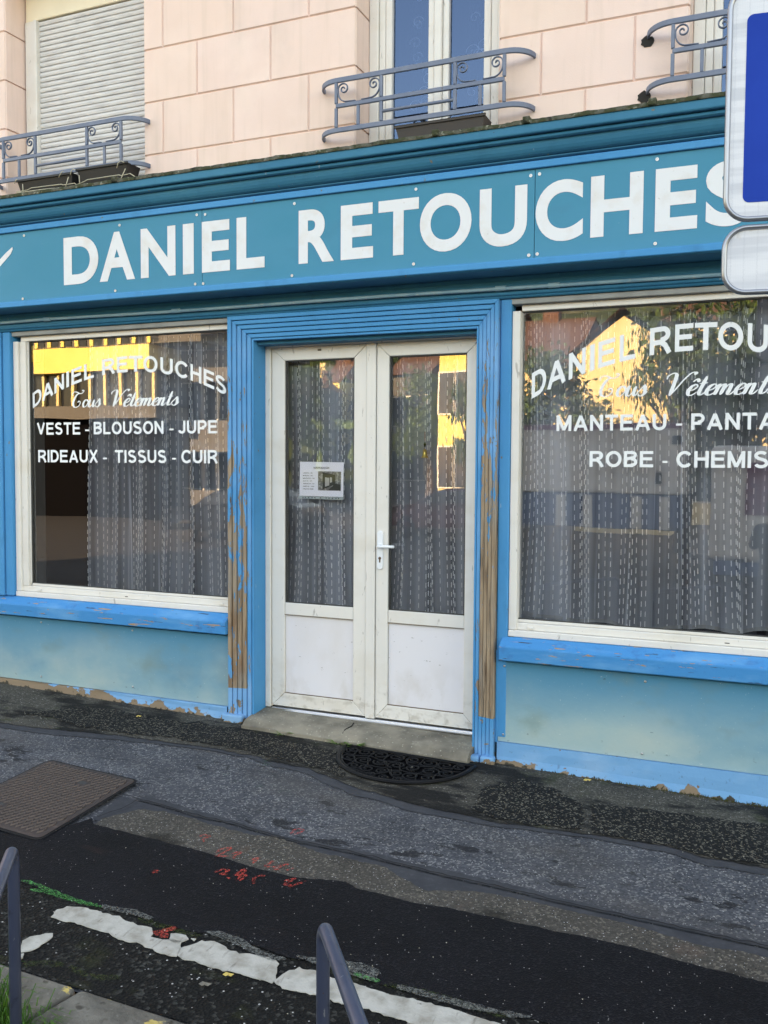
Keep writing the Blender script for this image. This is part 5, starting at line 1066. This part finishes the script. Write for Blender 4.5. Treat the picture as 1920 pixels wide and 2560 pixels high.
# right window: gabled cream house, its lower wing
x0, x1, zt0 = mrbox(1440, 1680, -24, 872)
house('gabled_house', 'cream house with a brown tiled gable across the street, mirrored in the right shop window', x0, x1, -24, -32, -.4, zt0, m_cream, 0, 0, roof='gable')
a, b, z_ = mrbox(1265, 1440, -27, 905); house('low_house', 'low cream house with a long brown roof mirrored left of the gabled house', a, b-.3, -27, -34, -.4, z_, m_cream, 1, 3, roof='side')
a, b, z_ = mrbox(1700, 1990, -30, 800); house('tall_house', 'tall cream house beyond the dark tree mirrored at the right end of the window', a, b, -30, -38, -.4, z_, m_cream, 2, 4, roof='side')
# right door pane: tall yellow house
a, b, z_ = mrbox(1092, 1215, -27, 850); house('yellow_house', 'tall sunlit yellow house with narrow windows mirrored in the right door pane', a, b, -27, -35, -.4, z_, m_yel, 3, 3, .55, 1.5, 1.3, 2.7, roof='side')
a, b, z_ = mrbox(970, 1060, -40, 930); house('dim_house', 'grey house behind the trees mirrored at the left of the right door pane', a, b, -40, -48, 0, z_, m_grey, 2, 3, roof='side')
# left door pane: distant village up the street
for px0, px1, pyt, Y_, mt_, rf, lab in ((798, 812, 905, -72, m_cream, None, 'narrow pale tower far up the street, mirrored in the left door pane'), (812, 846, 950, -66, m_yel, 'side', 'sunlit yellow house below the tower far up the street'), (720, 770, 965, -60, m_grey, 'gable', 'grey gabled house far up the street at the left of the tower'), (846, 900, 900, -80, m_cream, 'side', 'long cream house high up the far street')):
    a, b, z_ = mrbox(px0, px1, Y_, pyt); house('village_house', lab, a, b, Y_, Y_-6, hill(a, Y_)-1, z_, mt_, 2, 2, .8, 1.1, 2, 2.8, roof=rf)
# left window: modern building with bright yellow band, grey building
a, b, z_ = mrbox(60, 372, -22, 800)
mod = thing('office_building', 'modern building with wide bright yellow band and strip windows, mirrored in left shop window', 'building', ((a+b)/2, -26, -.4))
zz_ = lambda py: MR(230, py, -22).z
B('upper_wall', m_grey, mod, a, b+2.2, -30, -22.06, zz_(866), zz_(700), 0); B('yellow_band', m_yel, mod, a, b, -30, -22, zz_(928), zz_(867), 0)
m = MB(); m.box(a, b, -30, -22.4, zz_(1014), zz_(929)); obj('glazing', m, m_win, mod)
for i in range(9): xx_ = a+(b-a)*i/8; B('mullion', m_cream, mod, xx_-.06, xx_+.06, -22.39, -22.25, zz_(1013), zz_(930), 0)
for i in range(10):
    xx_ = a+(b-a)*i/9; w = B('window', m_win, mod, xx_+.1, xx_+(b-a)/9-.25, -22.055, -22.03, zz_(862), zz_(822), 0); B('post', m_yel, mod, xx_-.09, xx_+.07, -22.055, -22.0, zz_(864), zz_(815), 0)
B('lower_wall', m_grey, mod, a-4, b+.3, -30, -22, zz_(1046), zz_(1015), 0); m = MB(); m.box(a-4, b, -30, -22.5, -.5, zz_(1047)); obj('garage_opening', m, m_dark, mod)
a, b, z_ = mrbox(385, 600, -24, 700); house('apartment_block', 'grey beige apartment block mirrored at the right of the left shop window', a, b, -24, -34, -.4, z_+1, m_grey, 4, 6, 1.1, 1.3, 1.2, 2.6, cat='building', skew=-.72)
# trees
m_leafs = [Mat('leaf green dark', srgb(44, 66, 26), .7), Mat('leaf green mid', srgb(70, 96, 36), .7)]; m_bark = Mat('bark', srgb(74, 62, 50), .9)
def tree(lab, X, Y, z0, h, rw, seed, n=5200, s=.11, mi=0, droop=False):
    r = random.Random(seed); t = thing('tree', lab, 'tree', (X, Y, z0)); m = MB(); th = h*.45
    m.tube([(X, Y, z0), (X+.1, Y, z0+th*.5), (X, Y+.1, z0+th), (X+.1, Y, z0+h*.8)], [h*.03+.05, h*.025+.03, h*.02, .03], 8)
    cl = []
    for i in range(16):
        a = r.uniform(0, 6.28); q = r.random()**.5; zc2 = z0+h*(.42+.5*r.random()); w = rw*(1-.6*abs((zc2-z0)/h-.62)*1.6); c = Vector((X+q*w*math.cos(a), Y+q*w*math.sin(a), zc2)); cl.append(c)
        m.tube([(X, Y, z0+th*.8), (X+(c.x-X)*.5, Y+(c.y-Y)*.5, (z0+th+c.z)/2), tuple(c)], [h*.012, h*.008, .015], 5)
    obj('trunk', m, m_bark, t); m = MB()
    for i in range(n):
        c = r.choice(cl); v = Vector((r.gauss(0, 1), r.gauss(0, 1), r.gauss(0, .8)))*rw*.22; p = c+v
        a = Vector((r.uniform(-1, 1), r.uniform(-1, 1), r.uniform(-1, 1))).normalized()*s; b2 = a.cross(Vector((r.uniform(-1, 1), r.uniform(-1, 1), r.uniform(-1, 1))).normalized())
        if droop: a = Vector((a.x*.3, a.y*.3, -abs(a.z)-s*.6))
        m.cur = mi if r.random() < .7 else 1-mi; m.add([p-a, p+b2*.45, p+a, p-b2*.45], [(0, 1, 2, 3)])
    obj('crown', m, m_leafs, t); return t
def mtree(lab, px, pyt, Yr, rw, seed, **k): p = MR(px, pyt, Yr); z0 = -.36 if Yr > -30 else hill(p.x, Yr); return tree(lab, p.x, Yr, z0, p.z-z0, rw, seed, **k)
mtree('dark leafy tree mirrored at the left edge of the right shop window', 1345, 855, -20, 1.5, 1, mi=0)
mtree('airy tree with sparse leaves mirrored in front of the cream gabled house', 1712, 800, -18, 1.25, 2, n=3000, s=.085, droop=True)
mtree('big dark evergreen mirrored behind the letters at the right window edge', 1850, 700, -15.5, 1.7, 3, n=6500, s=.12)
mtree('green tree mirrored beside the yellow house in the right door pane', 1070, 905, -32, 1.8, 4, mi=1)
mtree('drooping palm-like tree mirrored in front of the yellow house', 1175, 900, -22, .9, 5, n=900, droop=True)
mtree('tree mirrored at the left of the left door pane', 735, 890, -42, 3, 6, mi=0)
# wooded hillside
m = MB(); r = random.Random(33); ic = [(math.cos(a)*math.cos(b), math.sin(a)*math.cos(b), math.sin(b)) for b in (-1.2, -.4, .4, 1.2) for a in [k*math.pi/3+b for k in range(6)]]
for i in range(900):
    X = r.uniform(-120, 40); Y = -r.uniform(52, 120); s = r.uniform(2.2, 4.2); z_ = hill(X, Y)+s*.7; m.cur = r.randint(0, 1); rot = r.uniform(0, 6)
    for q in range(16):
        a = r.uniform(0, 6.28); e = r.uniform(-.4, 1.4); d = Vector((math.cos(a)*math.cos(e), math.sin(a)*math.cos(e), math.sin(e)))*s*r.uniform(.7, 1.05); c = Vector((X, Y, z_))+d
        u = Vector((r.uniform(-1, 1), r.uniform(-1, 1), r.uniform(-1, 1))).normalized()*s*.36; v = u.cross(d.normalized()); m.add([c-u, c+v, c+u, c-v], [(0, 1, 2, 3)])
tag(obj('woodland', m, m_leafs), kind='stuff')
# trucks and cars
m_twhite = Mat('white truck paint', srgb(206, 206, 202), .4); m_mag = Mat('magenta stripe', srgb(112, 36, 74), .6); m_tblue = Mat('blue skirt', srgb(58, 84, 124), .6); m_tyre = Mat('tyre', (.02, .02, .02), .8)
def wheel(par, x, y, z, r_=.38, w=.24, rimm=None):
    m = MB(); n = 20; pr = [(r_*.55, -w/2), (r_*.92, -w/2), (r_, -w*.35), (r_, w*.35), (r_*.92, w/2), (r_*.55, w/2)]
    vs = [(x+rr_*math.cos(2*math.pi*k/n), y+yy, z+rr_*math.sin(2*math.pi*k/n)) for rr_, yy in pr for k in range(n)]; m.add(vs, [(i*n+k, i*n+(k+1) % n, (i+1)*n+(k+1) % n, (i+1)*n+k) for i in range(5) for k in range(n)]); o = obj('wheel', m, m_tyre, par, smooth=True)
    m = MB(); m.add([(x+r_*.56*math.cos(2*math.pi*k/n), y+yy, z+r_*.56*math.sin(2*math.pi*k/n)) for yy in (w*.3, w*.36) for k in range(n)], [tuple(range(n)), tuple(range(2*n-1, n-1, -1))]+[(k, (k+1) % n, n+(k+1) % n, n+k) for k in range(n)]); obj('rim', m, rimm or m_steel, o)
tX0, tX1 = MR(1212, 1150, -12).x, MR(1716, 1150, -12).x; tz = lambda py: MR(1500, py, -12).z
tr = thing('box_trailer', 'white box trailer with magenta top stripe and blue skirt, mirrored in right shop window', 'trailer', ((tX0+tX1)/2, -13.1, -.36))
B('body', m_twhite, tr, tX0, tX1, -14.2, -12, tz(1232), tz(1060), .04, 2); B('stripe', m_mag, tr, tX0+.05, tX1-.05, -12.0, -11.99, tz(1073), tz(1061), 0)
B('skirt', m_tblue, tr, tX0+.1, tX1-.1, -14.15, -12.03, tz(1320), tz(1233), .02)
for px in (1400, 1470, 1590, 1660): a = MR(px, 1270, -12).x; B('skirt_panel', m_twhite, tr, a-.09, a+.09, -12.029, -12.015, tz(1318), tz(1238), 0)
w = B('window', m_win, tr, MR(1682, 1100, -12).x, MR(1706, 1100, -12).x, -11.999, -11.985, tz(1112), tz(1092), 0)
B('vent', m_win, tr, MR(1640, 1100, -12).x, MR(1656, 1100, -12).x, -11.999, -11.985, tz(1208), tz(1182), 0)
B('tow_bar', m_steel, tr, tX1+.001, tX1+1.0, -13.2, -13.1, 0, .08, .01)
for x_ in (): wheel(tr, x_, -12.2, .02)
tr2 = thing('market_van', 'white van with magenta side panel, mirrored at the far right of the right window', 'van', (.2, -13.2, -.36))
a = MR(1868, 1100, -12).x; B('body', m_twhite, tr2, a-.6, a+4.2, -14.3, -12.2, .05, 2.1, .12, 3); B('side_panel', m_mag, tr2, a, a+3.4, -12.2, -12.18, .9, 1.8, 0); B('skirt', m_tblue, tr2, a-.5, a+4.1, -14.2, -12.22, -.2, .045, .02)
for x_ in (a+.2, a+3.3): wheel(tr2, x_, -12.35, .02)
def car(lab, X, Y, z0, mat, rot=0):
    t = thing('parked_car', lab, 'car', (X, Y, z0), 'cars parked across the street'); L_ = 4.1
    prof = [(-2.05, .32), (-2.1, .5), (-2.06, .72), (-1.9, .84), (-1.55, .92), (-1.15, .98), (-.85, 1.18), (-.5, 1.36), (-.1, 1.44), (.45, 1.46), (.95, 1.40), (1.35, 1.24), (1.65, 1.04), (1.95, .96), (2.06, .78), (2.08, .5), (2.0, .32)]
    m = MB(); W2 = .85; n = len(prof)
    vs = [(X+x, Y+s_*(W2 if z < .96 else W2*.8), z0+z) for s_ in (1, -1) for x, z in prof]
    m.add(vs, [tuple(range(n)), tuple(range(2*n-1, n-1, -1))]+[(i, i+n, (i+1) % n+n, (i+1) % n) for i in range(n)]); obj('body', m, mat, t, .05, 2)
    for s_ in (1, -1):
        m = MB(); P = [(-.98, 1.0), (-.62, 1.24), (-.35, 1.36), (.4, 1.39), (.85, 1.34), (1.3, 1.08)]; q = [(X+x, Y+s_*(W2+.004-(z-.96)*.38*1.0), z0+z) for x, z in P]; m.add(q, [tuple(range(6))]); obj('side_window', m, m_win, t)
        for x in (-1.3, 1.3): wheel(t, X+x, Y+s_*(W2-.1), z0+.31, .31, .2, m_tyre)
    t.rotation_euler = (0, 0, rot)
    B('headlight', m_twhite, t, X-2.07, X-1.98, Y+.45, Y+.75, z0+.62, z0+.76, .01); B('headlight', m_twhite, t, X-2.07, X-1.98, Y-.75, Y-.45, z0+.62, z0+.76, .01)
m_car1 = Mat('dark car paint', (.008, .010, .014), .25, 0, .2); m_car2 = Mat('silver car paint', (.5, .5, .5), .25, .5); m_car3 = Mat('red car paint', (.10, .02, .02), .3)
q = MR(812, 1030, -62); car('silver car far up the street, mirrored in the left door pane', q.x, -62, hill(q.x, -62), m_car2, math.pi/2)
q = MR(1130, 1090, -19); car('red car parked before the yellow house, mirrored in the right door pane', q.x, -19.5, -.37, m_car3)
q = MR(500, 1110, -14); car('dark estate car parked before the grey apartment block', q.x, -16, -.36, m_car1)
# photographer
def person():
    J = {'pel': (0, 0, .86), 'wa': (0, 0, 1.0), 'ch': (0, .0, 1.18), 'nk': (0, .01, 1.36), 'hd0': (0, .02, 1.44), 'hd': (0, .03, 1.56), 'ht': (0, .02, 1.63),
         'hl': (-.09, 0, .84), 'kl': (-.11, .02, .46), 'al': (-.12, -.02, .08), 'tl': (-.13, .14, .04), 'hr': (.09, 0, .84), 'kr': (.11, .02, .46), 'ar': (.12, -.02, .08), 'tr': (.13, .14, .04),
         'sl': (-.17, 0, 1.31), 'el': (-.22, .12, 1.12), 'wl': (-.10, .30, 1.34), 'fl': (-.05, .36, 1.42), 'sr': (.17, 0, 1.31), 'er': (.22, .12, 1.12), 'wr': (.10, .30, 1.34), 'fr': (.05, .36, 1.42)}
    rad = {'pel': .15, 'wa': .13, 'ch': .16, 'nk': .06, 'hd0': .065, 'hd': .095, 'ht': .06, 'hl': .10, 'kl': .065, 'al': .045, 'tl': .04, 'hr': .10, 'kr': .065, 'ar': .045, 'tr': .04, 'sl': .07, 'el': .05, 'wl': .035, 'fl': .03, 'sr': .07, 'er': .05, 'wr': .035, 'fr': .03}
    E_ = [('pel','wa'),('wa','ch'),('ch','nk'),('nk','hd0'),('hd0','hd'),('hd','ht'),('pel','hl'),('hl','kl'),('kl','al'),('al','tl'),('pel','hr'),('hr','kr'),('kr','ar'),('ar','tr'),('ch','sl'),('sl','el'),('el','wl'),('wl','fl'),('ch','sr'),('sr','er'),('er','wr'),('wr','fr')]
    K = list(J); bx_, by_, bz_ = -.02, -5.42, -.24; me = bpy.data.meshes.new('person'); me.from_pydata([(J[k][0]+bx_, J[k][1]+by_, J[k][2]+bz_) for k in K], [(K.index(a), K.index(b)) for a, b in E_], []); me.update()
    o = link(bpy.data.objects.new('person', me)); sk = o.modifiers.new('skin', 'SKIN'); 
    for i, k in enumerate(K): me.skin_vertices[0].data[i].radius = (rad[k], rad[k]); me.skin_vertices[0].data[i].use_root = (k == 'pel')
    ss = o.modifiers.new('sub', 'SUBSURF'); ss.levels = ss.render_levels = 2; bpy.context.view_layer.update()
    me2 = bpy.data.meshes.new_from_object(o.evaluated_get(bpy.context.evaluated_depsgraph_get())); o.modifiers.clear(); o.data = me2; me2.name = 'person'
    m_cl = Mat('dark jacket', (.02, .022, .03), .8); m_sk = Mat('skin', (.45, .28, .2), .6); me2.materials.append(m_cl.m); me2.materials.append(m_sk.m)
    for p in me2.polygons: p.use_smooth = True; p.material_index = 1 if (p.center.z > 1.40-.24 and p.center.y > by_-.02) and abs(p.center.x-bx_) < .13 else 0
    tag(o, 'person in a dark jacket holding up a phone, mirrored faintly in the right window', 'person')
    m = MB(); m.lathe((bx_, by_-.005, bz_+1.535), [(.085, -.03), (.108, .03), (.10, .08), (.06, .115), (.01, .125)], 14); obj('hair', m, Mat('dark hair', (.015, .012, .01), .7), o)
person()
